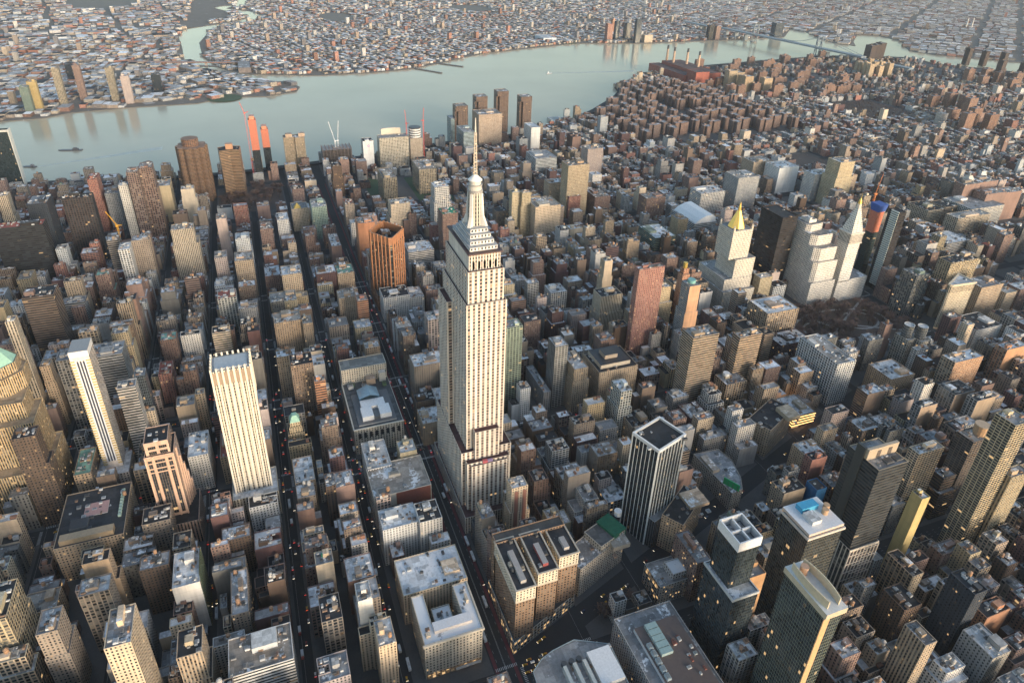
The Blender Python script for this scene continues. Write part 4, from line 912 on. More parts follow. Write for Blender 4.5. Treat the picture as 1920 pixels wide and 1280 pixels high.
# --- slab shaped glass tower at the left edge of the river bank
t = tower('slab_tower', 'thin dark green glass slab with white end wall at the left edge', 'tower', [(rect(1282, 1304, 716, 805), 0, 134)], 'CC', (.035, .065, .06), 't', units=0, sp=(.02, .045, .04))
b = MB(); b.box(1282, 1304, 714.6, 715.9, 0, 137, (.72, .70, .64)); b.box(1281.4, 1282, 715, 806, 132, 137, (.5, .5, .47)); part('white_end_wall', b, ['paint'], t)
# --- power plant with four stacks
def plant():
    t = thing('power_plant', 'red brick power plant with four tall chimneys at the river bend', 'power plant', 2000, -1600); BR = (.36, .12, .085); reserve(rect(1860, 2230, -1730, -1560))
    for nm, x0, x1, y0, y1, h in (('turbine_hall', 1930, 2215, -1620, -1565, 34), ('boiler_house', 1890, 2200, -1720, -1621, 46), ('switch_house', 1862, 1929, -1640, -1575, 58)):
        w, rf = MB(), MB(); shell(w, rf, rect(x0, x1, y0, y1), 0, h, 'PN', BR, (.14, .09, .08), .1, .4, .0); o = part(nm, w, ['facade'], t); obj('roof', rf.mesh('roof', ['roof'], t['_o']), o)
    for x, y in ((2205, -1650), (2150, -1650), (2105, -1690), (2030, -1700)):
        b = MB(); b.cyl(x, y, 6, 4.6, 40, 96, (.55, .38, .27), 12); c = part('chimney', b, ['paint'], t); b = MB(); b.cyl(x, y, 4.8, 4.6, 96, 112, (.06, .06, .07), 12); obj('chimney_top', b.mesh('chimney_top', ['paint'], t['_o']), c)
plant()
# --- corner clock turret far right
t = tower('office_tower', 'pale stone tower with lantern top beside colonnaded white block', 'tower', [(rect(454, 482, -1376, -1346), 0, 62), (rect(457, 479, -1373, -1349), 62, 78), (rect(460, 476, -1370, -1352), 78, 90)], 'PP', (.62, .58, .52), 'g', units=0)
b = MB(); b.loft(rect(460, 476, -1370, -1352), 91, rect(464, 472, -1366, -1356), 100, 'N', (.55, .52, .47)); b.cyl(468, -1361, 3, 2, 100, 106, (.5, .48, .44), 8); part('lantern', b, ['facade'], t)
tower('office_block', 'broad white block with deep window colonnade left of the lantern tower', 'building', [(rect(378, 452, -1376, -1276), 0, 58)], 'GG', (.68, .65, .60), 'gp', units=8)
# --- suspension bridge
def bridge():
    t = thing('suspension_bridge', 'long grey steel suspension bridge crossing the river far away', 'bridge', 2620, -2680); C = (.24, .28, .31)
    A, B_ = np.array([2381., -2695.]), np.array([2857., -2664.]); d = (B_-A)/np.linalg.norm(B_-A); nrm = np.array([-d[1], d[0]])
    b = MB(); a0 = A-d*560; b0 = B_+d*640
    def quad(p, q, w, z0, z1, zz0=None, zz1=None):
        b.prism([tuple(p-nrm*w), tuple(q-nrm*w), tuple(q+nrm*w), tuple(p+nrm*w)], z0, z1, C)
    quad(A-d*290, B_+d*290, 18, 38, 45); quad(a0, A-d*290, 16, 30, 37); quad(B_+d*290, b0, 16, 30, 37); part('deck', b, ['paint'], t)
    for P in (A, B_):
        b = MB()
        for s in (-1, 1):
            p = P+nrm*s*16
            for e in (-1, 1): q = p+d*e*7; b.beam((*q, -2), (*(p+d*e*3), 98), 3.2, C)
            b.beam((*(p-d*6), 20), (*(p+d*5), 36), 1.6, C); b.beam((*(p+d*5), 50), (*(p-d*4), 75), 1.6, C); b.beam((*(p-d*5), 50), (*(p+d*4), 75), 1.6, C)
        for z in (36, 60, 78, 96): b.beam((*(P-nrm*16), z), (*(P+nrm*16), z), 3, C)
        b.cyl(*P, 16, 16, -3, 4, (.3, .28, .26), 8); tw = part('bridge_tower', b, ['paint'], t)
    for s in (-1, 1):
        b = MB(); o = nrm*s*15; N = 24
        for k in range(N):
            f0, f1 = k/N, (k+1)/N; z = lambda f: 46+52*(2*f-1)**2
            b.beam((*(A+(B_-A)*f0+o), z(f0)), (*(A+(B_-A)*f1+o), z(f1)), 1.3, C)
        for E0, E1 in ((A, A-d*280), (B_, B_+d*280)): b.beam((*(E0+o), 98), (*(E1+o), 42), 1.3, C)
        part('main_cable', b, ['paint'], t)
    for k in range(12):
        for base, sg in ((A, -1), (B_, 1)):
            p = base+d*sg*(70+k*42); b = MB(); b.box(p[0]-3, p[0]+3, p[1]-12, p[1]+12, 0, 31, C)
            if k % 2 == 0: part('pier', b, ['paint'], t)
bridge()
# --- low road bridge over the creek
def creekbridge():
    t = thing('road_bridge', 'low brown road bridge crossing the narrow creek', 'bridge', 2790, 420); b = MB(); b.prism([(2700, 130), (2718, 130), (2850, 640), (2832, 640)], 12, 16, (.26, .15, .12)); part('deck', b, ['paint'], t)
    for x, y in ((2765, 330), (2795, 440)): b = MB(); b.box(x-8, x+8, y-5, y+5, -3, 12, (.3, .26, .24)); part('pier', b, ['paint'], t)
creekbridge()
# --- towers on the far bank
for x, y, w_, d_, h, sty, col, lab in ((2075, 834, 14, 26, 92, 'PP', 'ye', 'yellow tan slab tower at the far left of the opposite bank'), (2040, 850, 20, 24, 84, 'PP', 'gg', 'dark green tower behind the yellow slab on the opposite bank'), (2124, 768, 18, 22, 122, 'GG', 'sn', 'tan tower rising from brick base on the opposite bank'), (2189, 718, 14, 22, 118, 'PP', 'rb', 'rust brown slender tower on the opposite bank'), (2162, 616, 16, 24, 112, 'GG', 'sn', 'tan setback tower with small crown on the opposite bank'), (2109, 566, 20, 26, 92, 'PP', 'pk', 'mauve slab with low mauve wing on the opposite bank'), (2262, 486, 26, 30, 64, 'CC', 'dk', 'black glass block with orange edge on the opposite bank'), (2560, 815, 20, 20, 60, 'GG', 'dk', 'black and cream tower far back on the opposite bank')):
    t = tower('apartment_tower', lab, 'tower', [(rect(x-w_/2, x+w_/2+6, y-d_/2, y+d_/2), 0, h)], sty, G[col], 'gp', units=1)
for x, y, w_, d_, h, sty, col, lab in ((3039, -1795, 30, 34, 95, 'PP', 'rd', 'red brick tower by the water on the distant bank'), (3070, -1862, 24, 24, 105, 'CC', 'bg', 'pale blue glass tower on the distant bank'), (3060, -1925, 30, 36, 95, 'CC', 'lg', 'grey glass tower on the distant bank'), (2965, -1936, 24, 30, 128, 'CC', 'bg', 'tallest blue glass tower on the distant bank'), (2975, -2010, 34, 52, 40, 'PP', 'cr', 'low cream block beside the glass towers of the distant bank'), (2985, -2440, 30, 30, 80, 'CC', 'dk', 'dark blue block near the far bridge end'), (2990, -2490, 34, 30, 74, 'PP', 'rb', 'red brown block near the far bridge end'), (3020, -2960, 40, 60, 80, 'CC', 'bg', 'blue grey block past the far bridge end'), (3330, -1980, 20, 20, 80, 'PP', 'or', 'orange slab among low roofs of the distant bank')):
    tower('apartment_tower', lab, 'tower', [(rect(x-w_/2, x+w_/2, y-d_/2, y+d_/2), 0, h)], sty, G[col], 'gp', units=1)
t = tower('warehouse', 'long white roofed warehouse by the water on the distant bank', 'warehouse', [(rect(3100, 3230, -1500, -1420), 0, 18)], 'NN', (.62, .66, .70), 's', units=0)
t = tower('warehouse', 'dark riverside warehouse at the creek mouth', 'warehouse', [(rect(2560, 2720, 150, 200), 0, 20)], 'NN', (.20, .17, .16), 'g', units=0)

DIG = [
 ('A1', 'department_store', 'broad ten storey building with dark roof and pink rooftop court', 7.7, 82.7, 362.6, 423.9, 45.0, 'PP', 'tn', 't1'),
 ('A2', 'apartment_tower', 'cream tower with grey brown roof and ornate penthouse at the bottom left', -194.4, -161.4, 318.1, 335.3, 135.0, 'VP', 'cr', 'gp'),
 ('A3', 'office_block', 'brown and cream block with white cluttered roof behind the cream corner tower', -86.4, -68.1, 357.9, 381.6, 75.0, 'PG', 'tb', 's1p'),
 ('A4', 'loft_building', 'tan loft with stepped parapet and long windowed side street wall', -56.3, -41.4, 357.4, 383.8, 80.0, 'PN', 'tn', 'tp'),
 ('A5', 'office_block', 'yellow tan block with tall windows cut by the left edge', -99.3, -55.5, 427.3, 443.2, 85.4, 'GG', 'yt', 'tp'),
 ('A6', 'office_tower', 'tan tower with a deep dark slot in its roof near the bottom left', -124.0, -96.7, 386.4, 404.0, 85.0, 'PP', 'tb', 'gp'),
 ('A7', 'loft_building', 'pale fronted loft with black tar roof below the pink gridded tower', 2.1, 25.1, 318.3, 344.1, 55.0, 'PP', 'tb', 'tp'),
 ('A8', 'loft_building', 'dark brown loft with grey cluttered roof beside the glass curved front', -60.3, -43.1, 315.0, 340.1, 60.0, 'PP', 'db', 'g1p'),
 ('A9', 'office_block', 'white roofed block with a curved green glass front on the street', -89.8, -49.6, 288.0, 311.0, 60.0, 'CN', 'wh', 's1p'),
 ('A10', 'loft_building', 'small brown building with grey hut on roof south of curved glass front', -100.9, -85.3, 297.2, 313.4, 39.0, 'PP', 'br', 'tp'),
 ('A11', 'office_tower', 'stepped tan brick tower with pleated piers at the bottom edge', -177.0, -148.6, 278.9, 300.9, 80.0, 'VV', 'tn', 'tp'),
 ('A12', 'loft_building', 'tan brown loft with snowy roof and three wooden tanks', -127.0, -78.7, 249.0, 263.5, 50.0, 'PP', 'tb', 's3p'),
 ('A13', 'office_block', 'white ribbed office block with pink roof deck on the bottom edge', -188.2, -153.3, 215.6, 265.7, 55.0, 'RR', 'wh', 'bp'),
 ('A14', 'loft_building', 'dark brown loft with snow on its roof east of the three tanks', -40.3, -22.4, 244.5, 271.0, 50.0, 'PP', 'db', 'sp'),
 ('B1', 'apartment_building', 'narrow building with blank cream wall and green crate on roof', -108.4, -92.5, 172.1, 188.2, 62.0, 'PN', 'cr', 'gp'),
 ('B2', 'loft_building', 'tan grid fronted loft with dark terrace roof and round tank', -167.2, -140.8, 172.6, 190.4, 60.0, 'PG', 'tb', 't1p'),
 ('B3', 'apartment_tower', 'slim tower with blank bright white wall facing west', -171.4, -149.1, 144.9, 159.7, 78.0, 'PN', 'wh', 'sp'),
 ('B4', 'hotel', 'slim cream hotel with many small windows by the blank white tower', -213.1, -188.2, 135.3, 149.7, 72.0, 'PP', 'cr', 's1p'),
 ('B8', 'loft_building', 'small brick building with smooth snow roof north of the white loft block', -94.5, -74.0, 102.9, 115.8, 28.0, 'PP', 'br', 'sp'),
 ('B9', 'loft_building', 'red brown loft with L shaped snow roof behind the blank white tower', -122.2, -93.8, 136.7, 162.4, 45.0, 'PN', 'br', 'sp'),
 ('B7', 'loft_building', 'white loft with dark sunken roof deck west of the brick walled store', -76.9, -49.4, 83.3, 120.3, 50.0, 'PP', 'wh', 'sp'),
 ('B7b', 'loft_building', 'taller white corner loft with black square roof beside the long avenue', -83.0, -55.9, 60.5, 83.6, 54.0, 'PP', 'wh', 'tp'),
 ('B6', 'loft_building', 'low block with patchy snow roof opposite the three winged hotel', -149.4, -107.6, 54.6, 116.4, 40.0, 'PP', 'cr', 'sp'),
 ('C4', 'loft_building', 'brown walled office block with roof plant behind the lit corner building', -218.1, -179.4, -169.2, -153.5, 55.2, 'PP', 'br', 'gp'),
 ('C8', 'loft_building', 'small glassy block with white roof between two glass towers at bottom', -308.9, -292.4, -153.7, -133.8, 48.0, 'GG', 'gr', 's1'),
 ('D4', 'apartment_tower', 'tower with yellow blank wall and a white ribbed fin', -260.1, -248.1, -383.0, -372.0, 107.0, 'NN', 'ye', 'gp'),
 ('D5', 'office_block', 'tan gridded block with square windows beside the white lattice base', -302.1, -272.6, -344.3, -330.7, 63.4, 'GP', 'tn', 'tp'),
 ('D6', 'loft_building', 'dark brown block with black roof and white huts near bottom right', -325.8, -301.8, -315.5, -294.9, 62.0, 'PP', 'db', 'tp'),
 ('D7', 'loft_building', 'low block with snowy roof right of the black roofed block', -303.9, -291.9, -387.2, -357.1, 32.8, 'PP', 'tb', 'sp'),
 ('D8', 'office_tower', 'dark blue tower with dotted window grid in the lower right', -352.0, -328.3, -344.5, -329.4, 100.7, 'PP', 'dk', 't1p'),
 ('D9', 'apartment_tower', 'tan tower with recessed dark strips between two bays at bottom right', -370.5, -350.4, -266.0, -253.5, 96.0, 'VP', 'tn', 'gp'),
 ('D10', 'office_block', 'long grey block with two wings and pale cluttered roof bottom right', -384.7, -356.9, -347.8, -326.5, 63.4, 'PP', 'gr', 'sp'),
 ('D11', 'loft_building', 'block with orange blank wall facing west near the right edge', -353.9, -339.9, -392.6, -362.7, 57.8, 'PN', 'or', 'tp'),
 ('E2', 'office_tower', 'slim tower of cream stone with black window stripes at the left edge', 262.8, 277.9, 477.6, 487.0, 165.0, 'VV', 'cr', 'gp'),
 ('E5', 'office_tower', 'grey ribbed slab with white panelled upper corner behind the striped tower', 262.4, 295.0, 378.8, 415.8, 99.8, 'RR', 'gr', 'gp'),
 ('E6', 'office_tower', 'dark brown tower with many lit windows at the left edge', 92.7, 113.0, 432.1, 458.2, 120.4, 'PP', 'db', 'tp'),
 ('E13', 'apartment_building', 'small brick block with red orange top near the avenue of towers', 262.9, 294.5, 329.8, 345.6, 58.0, 'PP', 'rd', 'rp'),
 ('E8', 'office_block', 'white block with long rows of windows right of the pink gridded tower', 96.4, 139.8, 285.0, 306.2, 50.2, 'PP', 'wh', 'sp'),
 ('E9', 'loft_building', 'small tan building with moss green roof left of pink gridded tower', 107.7, 152.0, 404.6, 421.3, 48.0, 'PP', 'tn', 'np'),
 ('E10', 'office_block', 'stepped white office block with sloping terraces beside the striped tower', 171.6, 188.5, 354.2, 373.6, 107.4, 'RR', 'wh', 'gp'),
 ('E11', 'office_tower', 'blue grey faceted glass tower with shingled facade', 202.6, 219.1, 348.3, 360.2, 100.3, 'CC', 'bg', 'gp'),
 ('E14', 'loft_building', 'tan brick loft with flat grey roof north of the white tower', 185.1, 207.5, 300.0, 321.0, 58.0, 'PN', 'tn', 'gp'),
 ('E14b', 'hotel', 'cream hotel with stepped crown rising from tan brick loft', 207.3, 219.5, 289.7, 300.2, 56.0, 'PP', 'cr', 'bp'),
 ('E7', 'loft_building', 'low building with red tin roof at the foot of white crenellated tower', 96.6, 147.7, 259.9, 273.7, 40.0, 'PP', 'tn', 'rp'),
 ('E16', 'office_tower', 'dark grey gridded office block left of the yellow striped tower', 243.6, 266.2, 430.2, 445.2, 113.7, 'GG', 'gr', 'gp'),
 ('E17', 'office_tower', 'tan stepped tower of brick left of the dark grey gridded block', 274.5, 292.9, 461.3, 474.0, 91.1, 'PP', 'tn', 'bp'),
 ('F1', 'apartment_tower', 'orange brick slab with fine horizontal ribs beside brown brick tower', 156.0, 168.5, 144.1, 157.7, 78.0, 'RR', 'or', 'gp'),
 ('F2', 'apartment_tower', 'big brown brick tower with many lit windows', 185.7, 212.4, 155.1, 182.5, 88.0, 'PP', 'bn', 'tp'),
 ('F7', 'loft_building', 'narrow block with sheet of snow on roof by the crenellated tower', 22.5, 63.2, 175.2, 196.7, 44.9, 'PP', 'tn', 's'),
 ('F8', 'loft_building', 'tan building with plain pinkish west wall and a few windows', -8.5, 15.2, 136.7, 156.6, 55.0, 'PN', 'br', 'sp'),
 ('F8b', 'loft_building', 'dark brick strip building joined to plain pinkish wall', -7.1, 13.4, 156.1, 166.6, 58.0, 'PP', 'db', 'g'),
 ('F9', 'loft_building', 'tan loft with pair of round wooden tanks behind the snow sheet roof', -0.1, 21.4, 177.4, 196.7, 44.0, 'PP', 'tb', 's2p'),
 ('F5', 'loft_building', 'long low white snow roof building across from arched limestone store', 16.7, 63.1, 91.5, 118.5, 46.0, 'PP', 'wh', 'sp'),
 ('F5b', 'loft_building', 'tan corner building with penthouse across from arched limestone store', 27.2, 48.5, 60.0, 79.5, 50.0, 'PN', 'yt', 's1p'),
 ('F10', 'office_block', 'broad brown brick block with snowy roof left of the tallest tower', 166.0, 195.9, -21.0, 28.7, 66.0, 'PP', 'tb', 'sp'),
 ('F11', 'loft_building', 'dark brown low block between the tallest tower and the avenue', 122.5, 141.9, 10.5, 37.7, 42.0, 'PP', 'db', 'tp'),
 ('F12', 'loft_building', 'white fronted block with tall arched upper windows left of the tallest tower', 113.9, 139.1, -7.1, 12.2, 46.0, 'GG', 'wh', 'sp'),
 ('F13', 'loft_building', 'tan small block with snow roof near the base of the tallest tower', 87.0, 118.6, 10.5, 38.0, 34.3, 'PP', 'tn', 'sp'),
 ('G1', 'apartment_tower', 'pale green balcony tower directly right of the tallest tower', 115.7, 135.0, -103.6, -78.3, 135.0, 'BB', 'pg', 'gp'),
 ('G2', 'apartment_tower', 'slim white grey tower with stacked bay balconies right of the green tower', 105.7, 129.8, -165.5, -147.4, 99.5, 'BB', 'gr', 'sp'),
 ('G3', 'loft_building', 'tan loft with blank upper arcade and teal roof edge', 85.3, 134.2, -190.5, -166.7, 72.0, 'PP', 'tn', 'sp'),
 ('G4', 'loft_building', 'low long white walled loft beneath the slim white grey tower', 100.4, 165.1, -142.7, -132.3, 32.5, 'PP', 'gr', 'gp'),
 ('G5', 'office_block', 'massive tan block with stepped black roof terraces', 90.9, 142.8, -268.4, -208.8, 54.6, 'PP', 'tn', 'tp'),
 ('G6', 'apartment_tower', 'slender tower with white window grids and dark green edges', 14.8, 44.6, -215.6, -196.4, 79.4, 'GG', 'wg', 'sp'),
 ('G8', 'loft_building', 'tan loft with brown blank west wall and grey snowy roof', -49.7, -28.1, -160.3, -134.7, 48.5, 'PP', 'tb', 's1p'),
 ('G9', 'loft_building', 'grey brown loft with dark roof left of the slender gridded tower', 3.4, 18.3, -157.6, -129.5, 55.0, 'PP', 'tb', 'tp'),
 ('G10', 'loft_building', 'tan brown loft with dark roof well right of the slender gridded tower', -7.5, 21.6, -232.3, -205.5, 39.5, 'PP', 'tn', 'tp'),
 ('G11', 'loft_building', 'white grey loft with rounded mansard roof near the church spire', 23.3, 39.7, -308.0, -284.1, 42.3, 'PP', 'gr', 'sp'),
 ('G12', 'loft_building', 'dark maroon block with orange clutter on its roof', -16.7, 12.2, -312.1, -284.2, 40.0, 'PN', 'mr', 'bp'),
 ('G13', 'office_tower', 'tan tower with white dish tank on roof near the church spire', 16.3, 41.9, -394.4, -361.2, 50.8, 'GG', 'tn', 'gp'),
 ('G14', 'office_tower', 'tall tan brown terraced tower with stacked setbacks behind the church spire', 31.1, 56.3, -344.6, -305.0, 127.1, 'RR', 'tn', 'bp'),
 ('G15', 'office_tower', 'second tan brown terraced tower with round tank house on top', 37.3, 51.2, -422.7, -385.9, 108.0, 'RR', 'tn', 'bp'),
 ('G17', 'loft_building', 'wedge shaped dark roofed loft right of the black and white tower', -151.4, -127.9, -219.9, -173.7, 45.0, 'PP', 'tn', 'tp'),
 ('G19', 'loft_building', 'small grey white block behind the curved corner building', -49.2, -37.2, -317.8, -284.0, 31.3, 'PP', 'gr', 'sp'),
 ('G21', 'loft_building', 'long tan loft with green trimmed dark roof by the diagonal avenue', -57.4, -26.7, -422.7, -364.8, 42.0, 'PP', 'tn', 'tp'),
 ('G22', 'loft_building', 'tan block wrapped in lit orange scaffold beams by the diagonal avenue', -37.3, 3.6, -472.4, -436.1, 19.3, 'RR', 'tn', 'sp'),
 ('G23', 'office_tower', 'white gridded slab with cluttered tan roof by the park', -12.3, 60.9, -550.7, -518.1, 69.1, 'GG', 'wh', 'bp'),
 ('G24', 'loft_building', 'dark red brick block with heavy white cornice', 91.0, 125.2, -577.0, -518.8, 35.1, 'PP', 'mr', 'sp'),
 ('G25', 'office_block', 'tan block with paired vertical recesses facing the park', 132.6, 178.6, -580.6, -520.0, 67.0, 'GG', 'tn', 'sp'),
 ('G26', 'loft_building', 'tan loft with snowy roof and plain cornice below the white gridded slab', -37.0, 3.0, -642.2, -598.0, 42.9, 'PP', 'tn', 'sp'),
 ('G27', 'office_tower', 'brown loft tower with ribbed north side beside the white gridded slab', -67.2, -49.1, -549.6, -519.5, 57.4, 'RN', 'bn', 'sp'),
 ('G28', 'loft_building', 'brown block with snow white flat roof on the diagonal street', -115.6, -91.9, -491.7, -464.4, 50.0, 'PP', 'bn', 'sp'),
 ('G31', 'apartment_tower', 'big dark grey gridded apartment slab across from the park', 138.1, 171.4, -862.9, -828.3, 80.8, 'GG', 'dg', 'bp'),
 ('G32', 'office_block', 'tan gridded block with stepped roof behind the wedge shaped tower', 151.6, 176.9, -991.4, -923.4, 85.4, 'GG', 'yt', 'tp'),
 ('H1', 'apartment_tower', 'cream tower stacked with curved balconies behind the brown striped tower', -206.0, -193.1, -470.0, -433.2, 99.8, 'BB', 'cr', 'bp'),
 ('H2', 'apartment_tower', 'brown terraced tower with round drum on its roof at the right', -209.5, -189.5, -553.7, -510.8, 97.5, 'BB', 'bn', 'b'),
 ('H3', 'apartment_tower', 'tall tan green tower with round domed tank at right edge', -267.5, -247.2, -473.4, -450.7, 183.0, 'BB', 'yt', 'gp'),
 ('H4', 'apartment_tower', 'tan ribbed tower with grey cap at the right edge', -272.7, -260.7, -501.3, -474.4, 114.5, 'VV', 'yt', 'gp'),
 ('I2', 'office_tower', 'black gridded office slab with sloping dark south side near the river', 750.9, 773.2, 470.0, 516.9, 140.0, 'GG', 'bk', 'tp'),
 ('I3', 'office_tower', 'broad black banded tower with brick parapet at the left edge', 656.8, 683.5, 529.5, 602.0, 132.5, 'RR', 'bk', 'rp'),
 ('I4', 'office_tower', 'dark slate tower with pale flat roof behind the black banded tower', 773.8, 820.8, 546.5, 577.9, 128.0, 'PP', 'dk', 'gp'),
 ('I5', 'office_tower', 'brown ribbed tower with dark sunken roof and tall parapet band', 406.2, 440.3, 473.4, 510.8, 123.5, 'RR', 'bn', 'tp'),
 ('I6', 'office_tower', 'cream vertical ribbed tower at the left edge by the river', 863.1, 886.8, 626.6, 647.0, 118.0, 'VV', 'cr', 'gp'),
 ('I7', 'apartment_tower', 'tall red brown tower of stacked balconies near the river', 842.2, 873.6, 402.1, 421.8, 150.0, 'GG', 'rb', 'bp'),
 ('I7b', 'apartment_tower', 'projecting brick bay tower joined to the tall red brown balcony tower', 861.2, 898.2, 377.3, 403.4, 150.4, 'GG', 'rb', 'bp'),
 ('I8', 'apartment_building', 'tan slab behind the tall red brown balcony tower', 947.6, 992.3, 363.7, 393.8, 81.9, 'PN', 'yt', 'g'),
 ('I9', 'apartment_tower', 'slab with blank cream white west wall and dark side', 934.3, 961.1, 315.6, 345.4, 74.5, 'PN', 'cr', 'sp'),
 ('I10', 'apartment_tower', 'cream ribbed slab with small windows in tight columns', 639.1, 668.9, 301.0, 344.3, 105.0, 'VV', 'cr', 'bp'),
 ('I11', 'apartment_tower', 'grey blue residential slab beside the black gridded office slab', 930.6, 974.2, 459.7, 484.4, 81.9, 'PP', 'gr', 'gp'),
 ('I11b', 'apartment_tower', 'paler grey slab with white cap behind the grey blue slab', 853.4, 872.0, 425.7, 442.5, 122.1, 'PP', 'lg', 'sp'),
 ('I12', 'apartment_tower', 'white tower with checkered black windows on its west face', 596.0, 624.5, 403.2, 419.9, 98.0, 'GG', 'wh', 's'),
 ('I14', 'apartment_building', 'brown twin winged block with green copper tank house', 554.9, 581.9, 429.6, 454.2, 75.6, 'PP', 'rb', 'np'),
 ('I15', 'apartment_tower', 'very slim pinkish tower beside the dark street', 714.6, 741.8, 254.2, 271.9, 87.0, 'PN', 'pk', 'bp'),
 ('I15b', 'apartment_tower', 'slim pink tan tower in front of the very slim pinkish tower', 586.4, 616.3, 257.7, 277.5, 66.5, 'PP', 'pk', 'bp'),
 ('I16', 'apartment_building', 'white stepped block with square turret beside the dark street', 644.4, 676.9, 215.3, 242.9, 72.0, 'PP', 'wh', 'sp'),
 ('I17', 'apartment_building', 'tan orange block of windows below the white stepped block', 555.1, 592.7, 215.5, 244.8, 70.6, 'PP', 'tn', 'bp'),
 ('I18', 'apartment_tower', 'pair of glass bays framed in white lattice with red roof hut', 435.9, 464.5, 245.3, 272.4, 66.0, 'GG', 'wg', 'rp'),
 ('I19', 'apartment_building', 'brown block with white band and pale green copper roof', 346.6, 369.0, 328.2, 348.6, 60.0, 'PP', 'br', 'np'),
 ('I20', 'office_block', 'silver stepped office block with long window bands', 490.3, 511.2, 461.1, 490.7, 65.3, 'RR', 'gr', 'gp'),
 ('I21', 'apartment_building', 'small tan block with square tower left of the black towers', 605.4, 639.0, 555.1, 575.1, 62.0, 'PP', 'yt', 'bp'),
 ('I21b', 'apartment_building', 'small white block with arched windows beside black banded tower', 631.9, 664.9, 543.1, 559.5, 51.0, 'PP', 'wh', 'sp'),
 ('I24', 'office_tower', 'tower with long red stripe down its side and red peaked roof', 933.1, 979.3, 489.7, 510.0, 112.8, 'PP', 'rd', 'rp'),
 ('J1b', 'apartment_tower', 'orange brick slab with blank wall left of the bronze tower', 614.4, 646.6, -5.3, 26.1, 88.6, 'NN', 'or', 'bp'),
 ('J3', 'apartment_building', 'brick tower with bright green roof terrace', 605.3, 639.1, -164.5, -134.5, 92.0, 'PP', 'br', 'ep'),
 ('J4', 'apartment_tower', 'white gridded tower with honeycomb windows above the green roof terrace', 730.1, 766.7, -187.6, -151.2, 100.3, 'GG', 'wh', 'sp'),
 ('J5', 'office_block', 'white stepped ziggurat block right of the bronze tower', 555.2, 599.5, -103.0, -54.3, 45.2, 'RR', 'wh', 'sp'),
 ('J6', 'apartment_tower', 'orange brick tower with fine ribs left of the white dotted hotel', 364.9, 385.6, 53.6, 70.7, 65.7, 'RR', 'or', 'bp'),
 ('J6b', 'apartment_building', 'tan orange brick block joined to the ribbed orange tower', 406.4, 435.1, 65.9, 93.6, 52.2, 'PP', 'tn', 'bp'),
 ('J7', 'hotel', 'white hotel with dotted windows in front of the bronze tower', 398.5, 434.9, -19.1, 24.1, 45.2, 'PP', 'wh', 'tp'),
 ('J7b', 'loft_building', 'white block with curved tower bay right of the dotted hotel', 397.7, 433.1, -43.3, -18.5, 39.0, 'PP', 'wh', 'sp'),
 ('J8', 'apartment_building', 'pinkish white topped block left of the tallest tower', 252.6, 277.3, -39.9, -13.3, 80.5, 'GG', 'pk', 'bp'),
 ('J12', 'apartment_building', 'grey green apartment block with stepped green side', 767.2, 809.1, 64.8, 94.1, 70.0, 'PP', 'pg', 'sp'),
 ('J13', 'apartment_tower', 'very dark brown tower with lit dots near the river', 963.3, 997.8, 1.1, 26.4, 87.4, 'PP', 'db', 'tp'),
 ('J14', 'apartment_building', 'brown building with green glass patch by the hospital', 784.8, 816.9, 6.6, 25.9, 62.0, 'PP', 'tb', 'rp'),
 ('J15', 'apartment_building', 'long sandy slab with gridded windows standing in a green lawn', 923.0, 998.0, -114.0, -82.5, 62.0, 'GG', 'sn', 'bp'),
 ('J15b', 'apartment_building', 'second long sandy slab with gridded windows across the lawn', 960.0, 1035.0, -218.1, -176.0, 62.0, 'GG', 'sn', 'bp'),
 ('J2', 'apartment_building', 'cream apartment block behind the bronze tower', 724.8, 763.2, -105.4, -55.4, 75.0, 'PP', 'cr', 'bp'),
 ('J9', 'apartment_building', 'cream low block with cubic turret left side of dark street', 418.7, 454.0, 156.9, 197.3, 55.0, 'PP', 'yt', 'bp'),
 ('J9b', 'apartment_building', 'tan tower block with stepped turret below the cream low block', 338.2, 369.9, 157.2, 195.7, 64.4, 'PP', 'tn', 'bp'),
 ('J9c', 'apartment_building', 'tan slim block with pinkish round tank by the dark street', 328.7, 354.7, 142.2, 156.4, 62.0, 'PP', 'tn', 'bp'),
 ('J9d', 'apartment_building', 'brown brick block with snowy huts between two dark streets', 546.6, 587.8, 174.6, 200.4, 39.0, 'PP', 'br', 'sp'),
 ('J9e', 'apartment_building', 'cream roofed block between two dark streets', 497.2, 532.8, 141.5, 173.3, 61.4, 'PP', 'cr', 'sp'),
 ('J10', 'apartment_building', 'dark red block with pale flat roof by the bronze tower', 501.2, 533.2, 84.2, 117.7, 52.7, 'PP', 'mr', 'sp'),
 ('J10b', 'apartment_building', 'block with domed teal copper roof left of bronze tower', 497.6, 532.5, 54.7, 83.1, 49.9, 'PP', 'tn', 'np'),
 ('J10c', 'apartment_building', 'narrow red and white block on the avenue corner', 616.4, 675.8, 59.0, 77.3, 48.0, 'PN', 'rb', 'sp'),
 ('J11b', 'apartment_building', 'red brown tower with stepped brick crown', 715.1, 751.1, 175.0, 197.7, 56.4, 'PP', 'rb', 'bp'),
 ('J11c', 'apartment_building', 'white crowned grey block beside the stepped brick crown', 744.5, 783.0, 142.2, 164.0, 60.0, 'PP', 'wh', 'sp'),
 ('K3', 'apartment_tower', 'red brick slab tower with tall central wall and lit balconies', 168.5, 180.5, -344.2, -302.0, 159.0, 'PP', 'rd', 'bp'),
 ('K4', 'apartment_tower', 'white grey slab tower with orange west wall and teal tank', 155.5, 179.7, -405.7, -382.7, 125.0, 'PN', 'gr', 'gp'),
 ('K5', 'office_tower', 'tan tower with arcaded crown of tall windows', 241.8, 271.7, -329.5, -285.9, 78.0, 'VV', 'cr', 'tp'),
